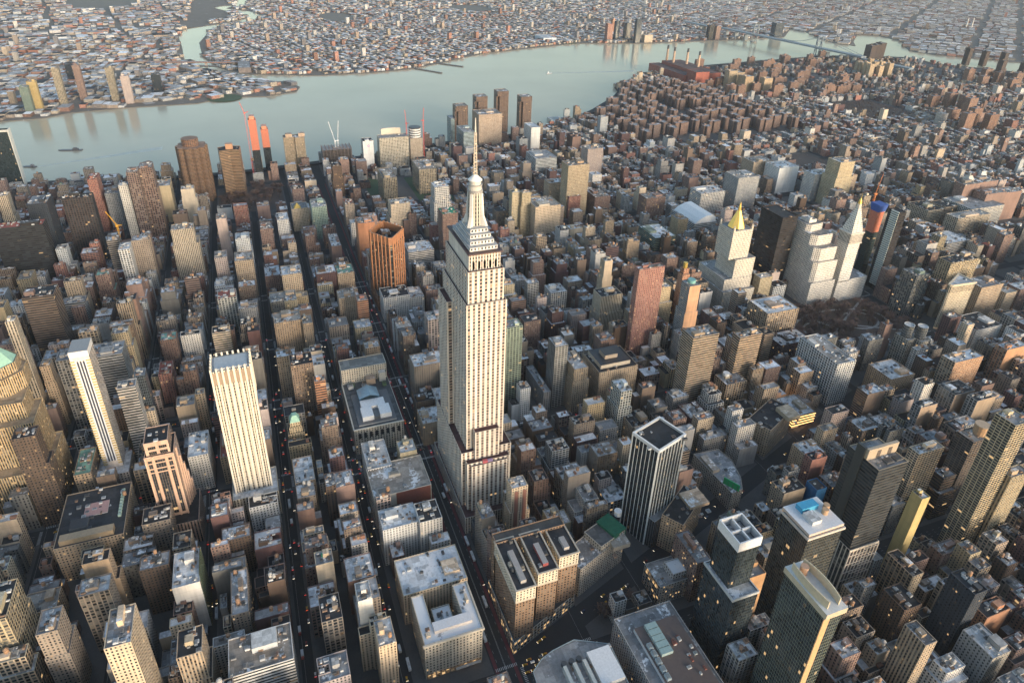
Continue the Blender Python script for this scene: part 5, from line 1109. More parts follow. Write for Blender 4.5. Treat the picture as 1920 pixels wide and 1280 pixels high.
 ('K6', 'office_tower', 'cream slender tower with columned top and dark side windows', 291.9, 309.9, -333.8, -316.0, 112.0, 'VN', 'cr', 'bp'),
 ('K8', 'apartment_tower', 'green glass tower with sharp angled top', 445.0, 507.7, -557.8, -511.9, 60.8, 'RR', 'gg', 'sp'),
 ('K9', 'apartment_tower', 'first of paired tan towers left of red neon patch', 666.2, 682.5, -322.1, -300.6, 96.0, 'PP', 'yt', 'bp'),
 ('K9b', 'apartment_tower', 'second of paired tan towers with higher roof hut', 656.2, 673.9, -342.4, -317.5, 97.0, 'PP', 'yt', 'bp'),
 ('K10', 'apartment_building', 'tan block with white roof rim above the cream stepped block', 788.2, 817.1, -489.2, -439.2, 60.8, 'PP', 'tn', 'sp'),
 ('K11', 'apartment_tower', 'big sandy slab tower seen above the snowy rowhouses', 722.5, 757.1, -504.7, -453.4, 122.0, 'PP', 'sn', 'bp'),
 ('K12', 'apartment_building', 'cream stepped block with central turret', 628.2, 683.0, -395.3, -338.4, 74.1, 'PP', 'cr', 'bp'),
 ('K12b', 'apartment_building', 'blank cream block in front of the cream stepped block', 650.7, 683.5, -396.9, -361.6, 48.4, 'PN', 'cr', 'bp'),
 ('K13', 'apartment_tower', 'pinkish orange slab tower standing among the brick blocks', 931.5, 968.8, -652.2, -608.5, 85.0, 'VV', 'pk', 'bp'),
 ('K14', 'apartment_building', 'red brick block with square tank tower among rowhouses', 715.1, 753.0, -485.4, -456.5, 52.1, 'PP', 'rd', 'bp'),
 ('K14b', 'apartment_building', 'red brown ribbed block with brick turrets', 640.6, 674.7, -658.4, -610.1, 58.6, 'VV', 'rb', 'bp'),
 ('K14c', 'apartment_building', 'brick stepped block with shadowed crown among rowhouses', 709.6, 758.4, -558.3, -519.4, 46.8, 'PP', 'br', 'bp'),
 ('K15', 'apartment_building', 'white lattice fronted block stepping down toward the avenue', 314.7, 343.7, -264.5, -236.5, 55.0, 'GG', 'wh', 'sp'),
 ('K16', 'office_tower', 'blank white slab tower with black recess in its roof', 714.8, 767.7, -1094.3, -1033.4, 65.5, 'PN', 'wh', 'sp'),
 ('K17', 'apartment_tower', 'tan tower with stepped hut standing behind white clock tower', 594.0, 638.6, -1145.5, -1094.2, 112.2, 'PP', 'yt', 'bp'),
 ('K18', 'apartment_building', 'cream white cluster tower with white huts beside tan tower', 645.9, 682.5, -1140.9, -1081.0, 67.1, 'PP', 'wh', 'sp'),
 ('K19', 'apartment_building', 'brown tan block near blank white slab tower', 777.9, 825.8, -1066.6, -1005.7, 63.4, 'PP', 'tn', 'bp'),
 ('K20', 'apartment_building', 'grey apartment tower with broken skyline left of blank white slab', 634.6, 684.6, -903.3, -844.8, 85.0, 'PP', 'gr', 'bp'),
 ('K21', 'apartment_building', 'white gridded apartment block behind the ribbed white college', 639.6, 683.4, -817.2, -752.5, 55.6, 'GG', 'wh', 'sp'),
 ('K23', 'apartment_tower', 'first red brown tower of four by the dark square', 441.4, 469.2, -1378.0, -1315.7, 87.6, 'PN', 'rb', 'bp'),
 ('K23b', 'apartment_tower', 'second red brown tower of four by the dark square', 459.9, 496.8, -1456.0, -1393.8, 79.9, 'PN', 'rb', 'bp'),
 ('K23c', 'apartment_tower', 'third red brown tower of four by the dark square', 407.0, 443.3, -1423.6, -1346.3, 74.0, 'PN', 'rb', 'bp'),
 ('K23d', 'apartment_tower', 'fourth red brown tower of four by the dark square', 411.9, 443.5, -1475.7, -1394.6, 68.9, 'PN', 'rb', 'bp'),
 ('K24', 'office_block', 'tan department block with heavy arcade behind striped glass tower', 403.4, 456.4, -1220.7, -1174.5, 56.7, 'GG', 'cr', 'tp'),
 ('K24b', 'office_block', 'tan block next to the arcaded department block', 411.2, 450.4, -1304.8, -1234.2, 55.0, 'GG', 'tn', 'tp'),
 ('K25', 'apartment_building', 'cream twin wing block with pale yellow west walls', 340.3, 369.6, -1281.4, -1184.3, 62.4, 'GG', 'cr', 'bp'),
 ('K26', 'office_block', 'grey ribbed office block behind the wedge shaped tower', 272.6, 322.7, -1140.7, -1075.7, 49.0, 'RR', 'gr', 'sp'),
 ('K27', 'office_block', 'tan block with cornice directly behind the wedge shaped tower', 93.2, 127.5, -984.4, -931.9, 65.7, 'PP', 'tn', 'gp'),
 ('K28', 'office_block', 'cream block with mansard crown right of the wedge shaped tower', 20.0, 63.0, -893.9, -836.7, 43.0, 'PP', 'wh', 'tp'),
 ('K29', 'office_block', 'grey tan loft with orange west wall far right below the park', -59.2, -38.0, -737.0, -681.8, 67.3, 'GP', 'tn', 'sp'),
 ('K30', 'office_tower', 'brick office tower with orange west wall at the right side', -62.8, -45.6, -822.8, -777.8, 70.8, 'GN', 'or', 'sp'),
 ('K31', 'loft_building', 'narrow loft with dark arched glass bay and white grid frame', -117.9, -105.9, -579.9, -551.2, 66.1, 'GN', 'gr', 'tp'),
 ('K32', 'loft_building', 'wider loft with two dark glass bays in white grid frame', -109.5, -84.6, -658.2, -622.1, 62.7, 'GN', 'gr', 'tp'),
 ('K33', 'loft_building', 'third loft with white grid frame beside brown terraced tower', -131.9, -117.6, -665.2, -631.4, 67.1, 'GN', 'gr', 'tp'),
 ('K34', 'loft_building', 'tan loft with huge snow roof between two brown towers', -129.4, -105.3, -393.5, -365.4, 50.0, 'PP', 'tn', 'sp'),
 ('K35', 'loft_building', 'orange brick slab beside the tan loft with sloping snow roof', -139.8, -127.8, -385.1, -362.8, 54.5, 'PN', 'rd', 'tp'),
 ('K36', 'loft_building', 'dark roofed loft with orange west wall left of the blue wrapped building', -164.6, -144.3, -334.3, -304.4, 45.0, 'PN', 'tn', 't1p'),
 ('K37', 'loft_building', 'brown building with square water tanks beside blue wrapped building', -173.6, -153.5, -386.2, -362.7, 44.6, 'GP', 'br', 'g2p'),
 ('SLIMC', 'apartment_tower', 'slim cream tower with two red brick strips between the tallest tower and winged hotel', -95.8, -77.8, -30.6, -8.3, 82.0, 'PP', 'cr', 'sp'),
]
ROT = {'G17': ((-166.2, -173.7), (-136.6, -219.9), 24), 'G21': ((-70.3, -364.8), (-44.5, -422.7), 31)}
# ---------------------------------------------------------------- digitised city buildings
YP, YPH = (820, 858, 98, 131), 50
MAT['lampstrip'] = no_lamp(plain('lamp_strip', (1, .55, .2), .5, 0, .05, 1, 1.6))
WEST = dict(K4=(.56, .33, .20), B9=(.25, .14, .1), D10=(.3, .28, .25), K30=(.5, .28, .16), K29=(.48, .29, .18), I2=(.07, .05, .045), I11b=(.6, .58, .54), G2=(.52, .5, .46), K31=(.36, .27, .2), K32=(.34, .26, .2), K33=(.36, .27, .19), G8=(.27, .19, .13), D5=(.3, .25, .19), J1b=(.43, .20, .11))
for key, nm, lab, x0, x1, y0, y1, z, sty, c, rf in DIG:
    d = ROT.get(key)
    p = quadrot(*d) if d else rect(x0, x1, y0, y1)
    reserve(p)
    tiers = [(p, 0, z)]; r = random.Random(hash_(key))
    if not d and z > 70 and sty[0] in 'PGV' and r.random() < .55 and x1-x0 > 14:
        w, h = x1-x0, y1-y0; k = r.uniform(.06, .14)
        tiers = [(p, 0, z*r.uniform(.55, .75)), (rect(x0+w*.02, x1-w*k, y0+h*k, y1-h*k*.5), 0, z)]
        tiers = [tiers[0], (tiers[1][0], tiers[0][2], z)]
    cat = {'loft_building': 'building', 'office_block': 'building', 'apartment_building': 'building', 'department_store': 'store', 'hotel': 'hotel'}.get(nm, 'tower')
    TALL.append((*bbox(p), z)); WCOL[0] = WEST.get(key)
    o = building(nm, lab, cat, tiers, sty, jit(PAL[c], r, .06), rf, lit=.06 if 'lit' in lab.split() else .012)

    def cyl_part(n_, x, y, r_, z0, z1, c_, r2=None):
        b = MB(); b.cyl(x, y, r_, r2 or r_, z0, z1, c_, 14); part(n_, b, ['paint'], o)
    def box_part(n_, a, z0, z1, c_, rc_=None):
        b = MB(); b.box(*a, z0, z1, c_, 0, rc_); part(n_, b, ['paint'], o)
    xm, ym = (x0+x1)/2, (y0+y1)/2
    if key == 'A1':
        box_part('front_penthouse', (x0+3, x0+12, y0+9, y1-5), z, z+6, (.42, .31, .2)); box_part('pink_court', (x0+36, x0+54, ym-12, ym+10), z, z+.9, (.5, .5, .5), (.52, .30, .27)); box_part('court_wall', (x0+20, x0+33, ym+4, ym+20), z, z+3, (.2, .2, .2), (.05, .05, .055))
        for k in range(9): box_part('green_unit', (x0+26+k*4.5, x0+29+k*4.5, y0+5, y0+8), z, z+2.2, (.42, .55, .46))
    elif key == 'SLIMC':
        for k in (.3, .7): box_part('brick_strip', (x0-.3, x0-.05, y0+(y1-y0)*k-2, y0+(y1-y0)*k+2), 0, z-4, (.34, .16, .12))
    elif key == 'G13': cyl_part('white_tank', xm+4, ym+6, 4.5, z+4, z+8, (.75, .75, .74)); cyl_part('tank_stem', xm+4, ym+6, 1.5, z, z+4, (.5, .5, .5))
    elif key == 'K4': cyl_part('teal_tank', xm, ym, 6, z+1, z+6, (.20, .42, .40))
    elif key == 'H2': cyl_part('roof_drum', xm, ym, 7, z, z+12, (.42, .27, .16)); cyl_part('drum_rim', xm, ym, 7.8, z+12, z+13.2, (.5, .36, .24))
    elif key == 'B1': box_part('green_crate', (x0+9, x0+12, ym-2, ym+2), z, z+2.4, (.04, .26, .16))
    elif key == 'G5':
        box_part('upper_terrace', (x0+8, x1-4, y0+8, y1-6), z, z+6, (.50, .44, .36), (.04, .04, .045)); box_part('roof_block', (x0+20, x1-14, y0+22, y1-18), z+6, z+12, (.36, .30, .24), (.05, .05, .05))
    elif key == 'A9':
        b = MB(); b.loft([(x0, y0-.3), (x1, y0-.3), (x1, y0), (x0, y0)], 0, [(x0+4, y0-.3), (x1-4, y0-.3), (x1-4, y0), (x0+4, y0)], z+7, 'C', (.30, .38, .22), sp=(.25, .33, .16)); part('curved_glass_front', b, ['facade'], o)
    elif key == 'G22':
        b = MB()
        for k in range(4): b.ring(rect(x0, x1, y0, y1), .5, 4+k*4.4, 4.7+k*4.4, (1, .6, .25), 0)
        part('lit_beams', b, ['lampstrip'], o)
WCOL[0] = None
MAT['yellowroof'] = plain('yellow_roof', (.62, .44, .12), .7)
t = building('apartment_building', 'cream block crowned by a small yellow pyramid roof', 'building', [(rect(*YP), 0, YPH)], 'PP', PAL['cr'], 'g', units=2)
reserve(rect(*YP)); b = MB(); ya, yb, yc, yd = YP; b.loft(rect(ya+3, ya+17, yd-19, yd-5), YPH+.2, rect(ya+9.6, ya+10.4, yd-12.4, yd-11.6), YPH+10, 'N'); part('yellow_pyramid', b, ['yellowroof'], t)
# ---------------------------------------------------------------- every other building: laid out lot by lot
R = random.Random(2024)
GREYS = ('gr', 'tb', 'tn', 'tn', 'tb', 'br', 'rb', 'db', 'wh', 'cr', 'bn', 'lg', 'dg', 'mr', 'br', 'pk', 'yt')
LOW = ('br', 'rb', 'rb', 'mr', 'rd', 'br', 'tb', 'tn', 'cr', 'wh', 'lg', 'bn', 'gr', 'tb', 'tn', 'lg')
CW = dict(tn='tan', tb='tan brown', cr='cream', yt='yellow tan', wh='white', gr='grey', lg='pale grey', dg='dark grey', db='dark brown', br='brick', bn='brown', rb='red brown', rd='red', mr='maroon', pk='pinkish')
RW = dict(t='black tar roof', g='grey roof', s='snowy roof', b='tan roof', r='red roof', w='white roof')
lots = []; FRONT = [0]
def lot_height(x, y, corner, w):
    if y < -1549 or x > 1360: base = R.choice((12, 14, 15, 16, 17, 18, 20, 22)); return base if R.random() < .94 else R.uniform(28, 50)
    if x < 232:
        if x < -233: return R.uniform(22, 62)
        return R.choice((R.uniform(18, 34), R.uniform(34, 62), R.uniform(38, 66)))
    if y > 370 and x < 720: return R.uniform(30, 70) if not corner else R.uniform(50, 105)
    if x < 545: return (R.uniform(14, 40) if y > 41 else R.uniform(24, 58)) if not corner else R.uniform(34, 74)
    if corner: return R.choice((R.uniform(14, 20), R.uniform(14, 22), R.uniform(20, 42), R.uniform(32, 60)))
    return R.choice((R.uniform(11, 16), R.uniform(12, 18), R.uniform(12, 18), R.uniform(13, 20), R.uniform(14, 34)))
def sight_cap(x, y, hw):
    """height a lot may have without hiding the upper part of a tall building behind it"""
    cap = 999; d = math.hypot(x-CAM[0], y-CAM[1]); a = math.atan2(y-CAM[1], x-CAM[0]); da = (hw+3)/d
    for x0, x1, y0, y1, H, D, a0, a1 in TALLS:
        if d < D-14 and a+da > a0 and a-da < a1:
            cap = min(cap, CAM[2]+(.38*H-CAM[2])*(d/D))
    return cap
TALLS = []
for x0, x1, y0, y1, H in TALL:
    if H < 34: continue
    an = [math.atan2(y-CAM[1], x-CAM[0]) for x, y in ((x0, y0), (x0, y1))]
    TALLS.append((x0, x1, y0, y1, H, math.hypot(x0-CAM[0], (y0+y1)/2-CAM[1]), min(an), max(an)))
def in_estate(x, y): return (1165 < x < 1900 and -1549 < y < -920) or (1270 < x < 1330 and y > -700) or (900 < x < 1100 and -250 < y < -60) or (1900 < x and y < -1549) or (x > 1565 and y < -1549)
def add_lot(x0, x1, y0, y1, corner):
    xc, yc = (x0+x1)/2, (y0+y1)/2
    px, py, z = project((xc, yc, 20))
    if z < 60: return
    vis = -170 < px < 2090 and -60 < py < 1420
    if not vis and not (-1100 < xc < 300 and -1300 < yc < 900): return
    if not inside((x1+6, yc), MAN): return
    h = lot_height(xc, yc, corner, x1-x0)
    if vis: h = max(min(h, sight_cap(xc, yc, (x1-x0)/2)), R.uniform(9, 15))
    low = h < 21
    c = R.choice(LOW if (low or xc > 545) else GREYS)
    roof = R.choices('tgsbrw', (34, 24, 17, 9, 1, 15) if xc < 545 else (24, 25, 24, 8, 0, 19))[0]
    sty = R.choice(('PP', 'PP', 'PN', 'PP', 'SS', 'GP', 'GG', 'PN')) if xc < 400 else R.choice(('PP', 'PP', 'PP', 'PN', 'SS'))
    if h > 55 and R.random() < .25: sty = R.choice(('RR', 'VV', 'BB'))
    tk = R.choice((0, 0, 1, 1, 2)) if (26 < h < 80 and xc < 600) else (1 if R.random() < .08 else 0)
    lots.append(dict(front='s' if abs(y0-FRONT[0]) < 1 else 'n', x=xc, y=yc, p=(x0, x1, y0, y1), h=h, c=c, roof=roof, sty=sty, tk=tk, size=(x1-x0)*h/(z*z) if vis else 0))
for i in range(len(AVE)-1):
    for j in range(len(STN)-1):
        X0, X1 = AVE[i][0]+AVE[i][1], AVE[i+1][0]-AVE[i+1][1]; Y1, Y0 = STN[j][0]-STN[j][1], STN[j+1][0]+STN[j+1][1]
        cx, cy = (X0+X1)/2, (Y0+Y1)/2
        px, py, z = project((cx, cy, 0))
        if z < 60 or px < -900 or px > 2700 or py < -60: continue
        FRONT[0] = Y0; mid = (Y0+Y1)/2; gap = R.uniform(1.5, 4)
        for (y0, y1) in ((Y0, mid-gap), (mid+gap, Y1)):
            x = X0
            while x < X1-5:
                corner = x < X0+32 or x > X1-46
                w = R.uniform(10, 25) if X0 < 232 else (R.uniform(14, 28) if corner else R.uniform(7, 18))
                if X0 >= 545 and not corner and R.random() < .5: w = R.uniform(6.5, 9)
                x1 = min(X1, x+w)
                if X1-x1 < 6: x1 = X1
                a, b_ = y0, y1; back = R.uniform(0, 5)
                if y0 == Y0: b_ -= back
                else: a += back
                tries = [(x, x1), (x, x+(x1-x)*.5), (x+(x1-x)*.5, x1)]
                for q0, q1 in tries:
                    if q1-q0 < 5: continue
                    m_ = ((q0+q1)/2, (a+b_)/2)
                    if in_estate(*m_) or any(q1 > p[0]-8 and q0 < p[1]+8 and b_ > p[2]-8 and a < p[3]+8 for p in PARKS): break
                    if hits(q0, q1, a, b_) or bway_hit(q0, q1, a, b_): continue
                    add_lot(q0+.15, q1-.15, a, b_, corner)
                    if (q0, q1) == tries[0]: break
                x = x1
for q in lots: RES.append(q['p'])
import bisect
def grid_index():
    G_ = {}
    for a in RES:
        for i in range(int(a[0]//60), int(a[1]//60)+1):
            for j in range(int(a[2]//60), int(a[3]//60)+1): G_.setdefault((i, j), []).append(a)
    return G_
GI = grid_index()
def hits2(x0, x1, y0, y1):
    for i in range(int(x0//60), int(x1//60)+1):
        for j in range(int(y0//60), int(y1//60)+1):
            for a in GI.get((i, j), ()):
                if x1 > a[0] and x0 < a[1] and y1 > a[2] and y0 < a[3]: return True
    return False
for i in range(2, len(AVE)-5):
    for j in range(4, len(STN)-20):
        X0, X1 = AVE[i][0]+AVE[i][1], AVE[i+1][0]-AVE[i+1][1]; Y1, Y0 = STN[j][0]-STN[j][1], STN[j+1][0]+STN[j+1][1]
        px, py, z = project(((X0+X1)/2, (Y0+Y1)/2, 0))
        if z < 60 or px < -500 or px > 2400 or py < 40: continue
        for k in range(int((X1-X0)*.55)):
            w, d = R.uniform(5, 17), R.uniform(6, 24); x0, y0 = R.uniform(X0, X1-w), R.uniform(Y0, Y1-d)
            if R.random() < .5: y0 = Y0 if y0 < (Y0+Y1)/2 else Y1-d
            if hits2(x0, x0+w, y0, y0+d) or bway_hit(x0, x0+w, y0, y0+d) or in_estate(x0, y0) or any(x0+w > q[0]-8 and x0 < q[1]+8 and y0+d > q[2]-8 and y0 < q[3]+8 for q in PARKS): continue
            n0 = len(lots); add_lot(x0, x0+w, y0, y0+d, False)
            if len(lots) > n0:
                lots[-1]['h'] *= R.uniform(.4, .9); lots[-1]['tk'] = 0; a = lots[-1]['p']; RES.append(a)
                for ii in range(int(a[0]//60), int(a[1]//60)+1):
                    for jj in range(int(a[2]//60), int(a[3]//60)+1): GI.setdefault((ii, jj), []).append(a)
LM = [('the tallest skyscraper', 0, 0), ('the white notched tower', 55, 240), ('the striped white tower', 144, 388), ('the pink gridded tower', 48, 320), ('the green roofed octagon', 183, 467), ('the arched limestone store', 150, 90), ('the brick walled store', 0, 88), ('the bronze tower', 470, 0), ('the light court block', -182, 85), ('the black finned tower', -125, -165), ('the three winged hotel', -175, -6), ('the netted loft', -155, -85), ('the blue glass tower', -262, -148), ('the flat mall', -290, -85), ('the green tinted slab', -338, -150), ('the blue tank tower', -262, -227), ('the brown striped tower', -250, -302), ('the wedge tower', 100, -890), ('the white clock tower', 234, -765), ('the gold pyramid', 314, -588), ('the dark bronze slab', 316, -670), ('the orange wrapped tower', 283, -873), ('the sloping white college', 545, -670), ('the needle steeple', 60, -346), ('the green billboard', -121, -277), ('the green balcony tower', 123, -90), ('the slender gridded tower', 30, -206), ('the black topped terraces', 119, -245), ('the red slab tower', 175, -322), ('the ribbed cream slab', 597, 335), ('the red balcony tower', 820, 415), ('the black gridded slab', 666, 490), ('the round bayed tower', 1078, 318), ('the open steel frame', 1230, -18), ('the tan hospital', 1334, -476), ('the white stepped ziggurat', 578, -62), ('the white honeycomb tower', 813, -168), ('the paired tan towers', 700, -315), ('the sandy lawn slabs', 980, -150), ('the blank white slab', 740, -1060), ('the lantern tower', 468, -1361), ('the bare park', 156, -710), ('the white gridded slab', 25, -540), ('the red ribbed slab', 158, 156), ('the power plant', 2000, -1620), ('the brick housing estate', 1500, -1240), ('the bridge end', 2000, -2720), ('the snow sheet roof', 42, 190), ('the dish tank tower', 28, -385), ('the four red brown towers', 450, -1420), ('the tunnel park', 1040, 205), ('the yellow pyramid roof', 838, 115)]
_seen = {}
VIEW = (math.cos(YAW), math.sin(YAW))
def rel(x, y, L):
    dx, dy = x-L[1], y-L[2]; d = math.hypot(x-CAM[0], y-CAM[1]); vx, vy = (x-CAM[0])/d, (y-CAM[1])/d
    f = dx*vx+dy*vy; s = dx*vy-dy*vx
    a = abs(s) > abs(f)
    far = math.hypot(dx, dy) > 130
    if a: return ('well ' if far else 'just ')+('right of' if s > 0 else 'left of')
    return ('far behind' if far else 'right behind') if f > 0 else ('well in front of' if far else 'close in front of')
def label_for(q):
    hw = 'very low' if q['h'] < 14 else 'low' if q['h'] < 20 else 'squat' if q['h'] < 30 else 'mid height' if q['h'] < 45 else 'tall' if q['h'] < 60 else 'very tall'
    kind = q['name'].replace('_', ' ')
    near = sorted(LM, key=lambda L: (L[1]-q['x'])**2+(L[2]-q['y'])**2)
    w = q['p'][1]-q['p'][0]; sh = 'slim' if w < 9 else 'wide' if w > 24 else ''
    tk = ('', ' and tank', ' and two tanks')[q['tk']]
    for k in range(7):
        L = near[k]
        for shape in ('', sh):
            lab = ' '.join((hw+' '+shape+' '+CW[q['c']]+' '+kind+' with '+RW[q['roof']]+tk+' '+rel(q['x'], q['y'], L)+' '+L[0]).split())
            if len(lab.split()) <= 16 and lab not in _seen: _seen[lab] = 1; return lab, None
    lab = ' '.join((hw+' '+CW[q['c']]+' '+kind+' with '+RW[q['roof']]+' near '+near[0][0]).split())
    return lab, lab
for q in lots:
    q['name'] = 'row_house' if q['h'] < 21 else ('loft_building' if (q['x'] < 400 and q['h'] < 70) else ('apartment_building' if q['h'] < 62 else 'apartment_tower'))
lots.sort(key=lambda q: -q['size'])
quota = dict(row_house=230, loft_building=215, apartment_building=170, apartment_tower=120); cnt = {}
rest = []
grp = {}
for q in lots:
    k = q['name']; cnt[k] = cnt.get(k, 0)+1
    if cnt[k] > quota[k] or q['size'] == 0: rest.append(q); continue
    lab, g = label_for(q)
    x0, x1, y0, y1 = q['p']; p = rect(x0, x1, y0, y1); tiers = [(p, 0, q['h'])]; r = random.Random(int(q['x']*31+q['y']*17))
    if q['h'] > 48 and r.random() < .5 and x1-x0 > 12:
        k1 = r.uniform(.55, .8); tiers = [(p, 0, q['h']*k1), (rect(x0+(x1-x0)*r.uniform(.05, .25), x1-(x1-x0)*.1, y0+3, y1-3), q['h']*k1, q['h'])]
    elif q['h'] > 24 and r.random() < .4 and x1-x0 > 13 and y1-y0 > 20:      # light court cut in the back
        a = x0+(x1-x0)*.35; c = x0+(x1-x0)*.65; yc = (y0+y1)/2
        south = y1 % 80 < 40
        p = [(x0, y0), (a, y0), (a, yc-3), (c, yc-3), (c, y0), (x1, y0), (x1, y1), (x0, y1)] if r.random() < .5 else [(x0, y0), (x1, y0), (x1, y1), (c, y1), (c, yc+3), (a, yc+3), (a, y1), (x0, y1)]
        tiers = [(p, 0, q['h'])]
    elif q['h'] > 11 and r.random() < .75 and y1-y0 > 16:      # lower rear wing or side bay
        kk = r.uniform(.55, .78); ym = y0+(y1-y0)*kk if q['front'] == 's' else y1-(y1-y0)*kk; h2 = q['h']*r.uniform(.45, .85)
        A, B2 = ((y0, ym), (ym, y1)) if q['front'] == 's' else ((ym, y1), (y0, ym))
        xa, xb = (x0, x0+(x1-x0)*r.uniform(.5, .9)) if r.random() < .5 else (x0+(x1-x0)*r.uniform(.1, .5), x1)
        tiers = [(rect(xa, xb, B2[0], B2[1]), 0, h2), (rect(x0, x1, A[0], A[1]), 0, q['h'])]
    big = q['size'] > 3.2e-4
    building(k, lab, 'house' if k == 'row_house' else 'building', tiers, q['sty'], jit(PAL[q['c']], r, .15), q['roof']+str(q['tk'])+('p' if r.random() < .85 else ''), group=('look alike %s near %s' % (k.replace('_', ' '), lab.split(' near ')[1])) if g else None, units=r.randint(7, 13) if big else r.randint(4, 8))
# the smaller rest, one mesh per kind
def mass(name, label, qs):
    w = MB(); rf = MB()
    for q in qs:
        x0, x1, y0, y1 = q['p']; r = random.Random(int(q['x']*13+q['y']*7)); col = jit(PAL[q['c']], r, .2); rc, sn = ROOF[q['roof']]
        if q['size'] > 0 and q['h'] > 11 and y1-y0 > 16 and r.random() < .6:
            ym = y0+(y1-y0)*r.uniform(.55, .75) if q.get('front') == 's' else y0+(y1-y0)*r.uniform(.25, .45); hh = q['h']*r.uniform(.4, .8)
            if q.get('front') == 's': w.box(x0+(x1-x0)*r.uniform(0, .4), x1, ym, y1, 0, hh, col, 0, jit(ROOF[r.choice('tgw')][0], r, .3), 1, sn); y1 = ym
            else: w.box(x0+(x1-x0)*r.uniform(0, .4), x1, y0, ym, 0, hh, col, 0, jit(ROOF[r.choice('tgw')][0], r, .3), 1, sn); y0 = ym
        p = rect(x0, x1, y0, y1)
        w.walls(p, 0, q['h']+.9, q['sty'], col, r.random(), .006); q2 = inset(p, .5); cc = tuple(min(.7, c*1.1+.05) for c in col)
        for i in range(4):
            jn = (i+1) % 4; w.face([(*p[i], q['h']+.9), (*p[jn], q['h']+.9), (*q2[jn], q['h']+.9), (*q2[i], q['h']+.9)], None, cc)
            w.face([(*q2[jn], q['h']), (*q2[i], q['h']), (*q2[i], q['h']+.9), (*q2[jn], q['h']+.9)], None, col)
        w.face([(*a, q['h']) for a in q2], None, jit(rc, r, .35), None, (sn, 0, 0, 0), 1)
        if q['size'] > 0:
            for k in range(r.randint(1, 3)):
                bw, bd = r.uniform(2, 5), r.uniform(2, 6); bx, by = r.uniform(x0+3, max(x0+3.1, x1-3)), r.uniform(y0+3, y1-3)
                w.box(bx-bw/2, bx+bw/2, by-bd/2, by+bd/2, q['h'], q['h']+r.uniform(1.5, 4.5), jit(r.choice(((.4, .4, .4), (.3, .16, .11), (.5, .45, .4), (.6, .6, .6), (.15, .15, .15))), r), 0)
            if q['tk']: w.cyl((x0+x1)/2, (y0+y1)/2, 1.8, 1.7, q['h']+2.5, q['h']+6, (.42, .25, .15), 8)
    if not w.f: return
    o = obj(name, w.mesh(name, ['facade', 'roof'])); tag(o, label, None, None, 'stuff')
for k, nm, lab in (('row_house', 'distant_row_houses', 'packed low brick and pale row houses filling the far blocks'), ('loft_building', 'distant_loft_blocks', 'packed lofts filling outer blocks of the grid'), ('apartment_building', 'distant_apartment_blocks', 'mid height apartment blocks scattered through the far grid'), ('apartment_tower', 'distant_apartment_towers', 'taller blocks scattered through the far grid')):
    mass(nm, lab, [q for q in rest if q['name'] == k])

# ---------------------------------------------------------------- brick estates near the river
def cross(x, y, s, rot, big=1.0):
    a, b2 = 9*s, 26*s*big; p = [(-b2, -a), (-a, -a), (-a, -16*s), (a, -16*s), (a, -a), (b2, -a), (b2, a), (a, a), (a, 16*s), (-a, 16*s), (-a, a), (-b2, a)]
    c, sn = math.cos(rot), math.sin(rot); return [(x+u*c-v*sn, y+u*sn+v*c) for u, v in p]
rr = random.Random(11); est = []
for gx in range(1185, 1890, 66):
    for gy in range(-1520, -925, 58):
        x, y = gx+rr.uniform(-8, 8)+(29 if (gy//58) % 2 else 0), gy+rr.uniform(-6, 6)
        if not inside((x+60, y), MAN) or hits(x-20, x+20, y-20, y+20) or (1430 < x < 1600 and -1290 < y < -1190): continue
        est.append((x, y))
for x, y in est:
    p = cross(x, y, .82, rr.choice((0, math.pi/2)), rr.choice((.8, 1, 1.15))); c = jit((.215, .145, .12), rr, .12)
    building('housing_block', 'red brown cross shaped housing block with snow rimmed roof in the riverside estate', 'building', [(p, 0, rr.uniform(36, 43))], 'PP', c, 'gp', group='red brown housing blocks of the riverside estate', units=0, cope=(.72, .72, .74))
for x, y, h, c in [(1176, -640, 60, 'yt'), (1150, -700, 72, 'pk'), (1230, -735, 58, 'yt'), (1090, -760, 66, 'rb'), (1060, -700, 55, 'rb'), (960, -470, 52, 'rb'), (1010, -455, 55, 'rb'), (1035, -620, 56, 'rb'), (950, -540, 50, 'br'), (985, -380, 45, 'br'), (1100, -460, 62, 'rb'), (1090, -560, 58, 'rb')]:
    if hits(x-14, x+14, y-14, y+14): continue
    building('brick_tower', 'tall %s brick block among the shorter brick towers behind %s' % (CW[c], 'the mast' if y > -600 else 'the paired tan towers'), 'building', [(rect(x-14, x+14, y-13, y+13), 0, h)], 'PP', jit(PAL[c], rr), 'gp', group='brick blocks west of the river drive' , units=1, cope=(.62, .62, .62))
# housing slabs far down the shore
r3 = random.Random(21); lab3 = {'tan': 'tan housing slab in the bright cluster near the far bridge', 'brown': 'brown housing slab rising over low far streets', 'dark': 'dark tower standing against the water past the bridge'}
def slab_h(x, y, h, kind, w=16, d=36):
    col = dict(tan=(.50, .38, .25), brown=(.26, .16, .12), dark=(.10, .075, .065))[kind]
    building('housing_slab', lab3[kind], 'building', [(rect(x-w/2, x+w/2, y-d/2, y+d/2), 0, h)], 'PP', jit(col, r3, .12), 'gp', group={'tan': 'tan slabs near the far bridge', 'brown': 'brown slabs over the far streets', 'dark': 'dark towers past the bridge'}[kind], units=0)
for k in range(11): slab_h(1830+(k % 4)*34+r3.uniform(-8, 8), -2480-(k//4)*60-(k % 4)*14, 62+r3.uniform(-8, 8), 'tan', 18, 26)
for k in range(3): slab_h(2150+k*22, -2830-k*55+20, 78+r3.uniform(-10, 14), 'dark', 40, 34)
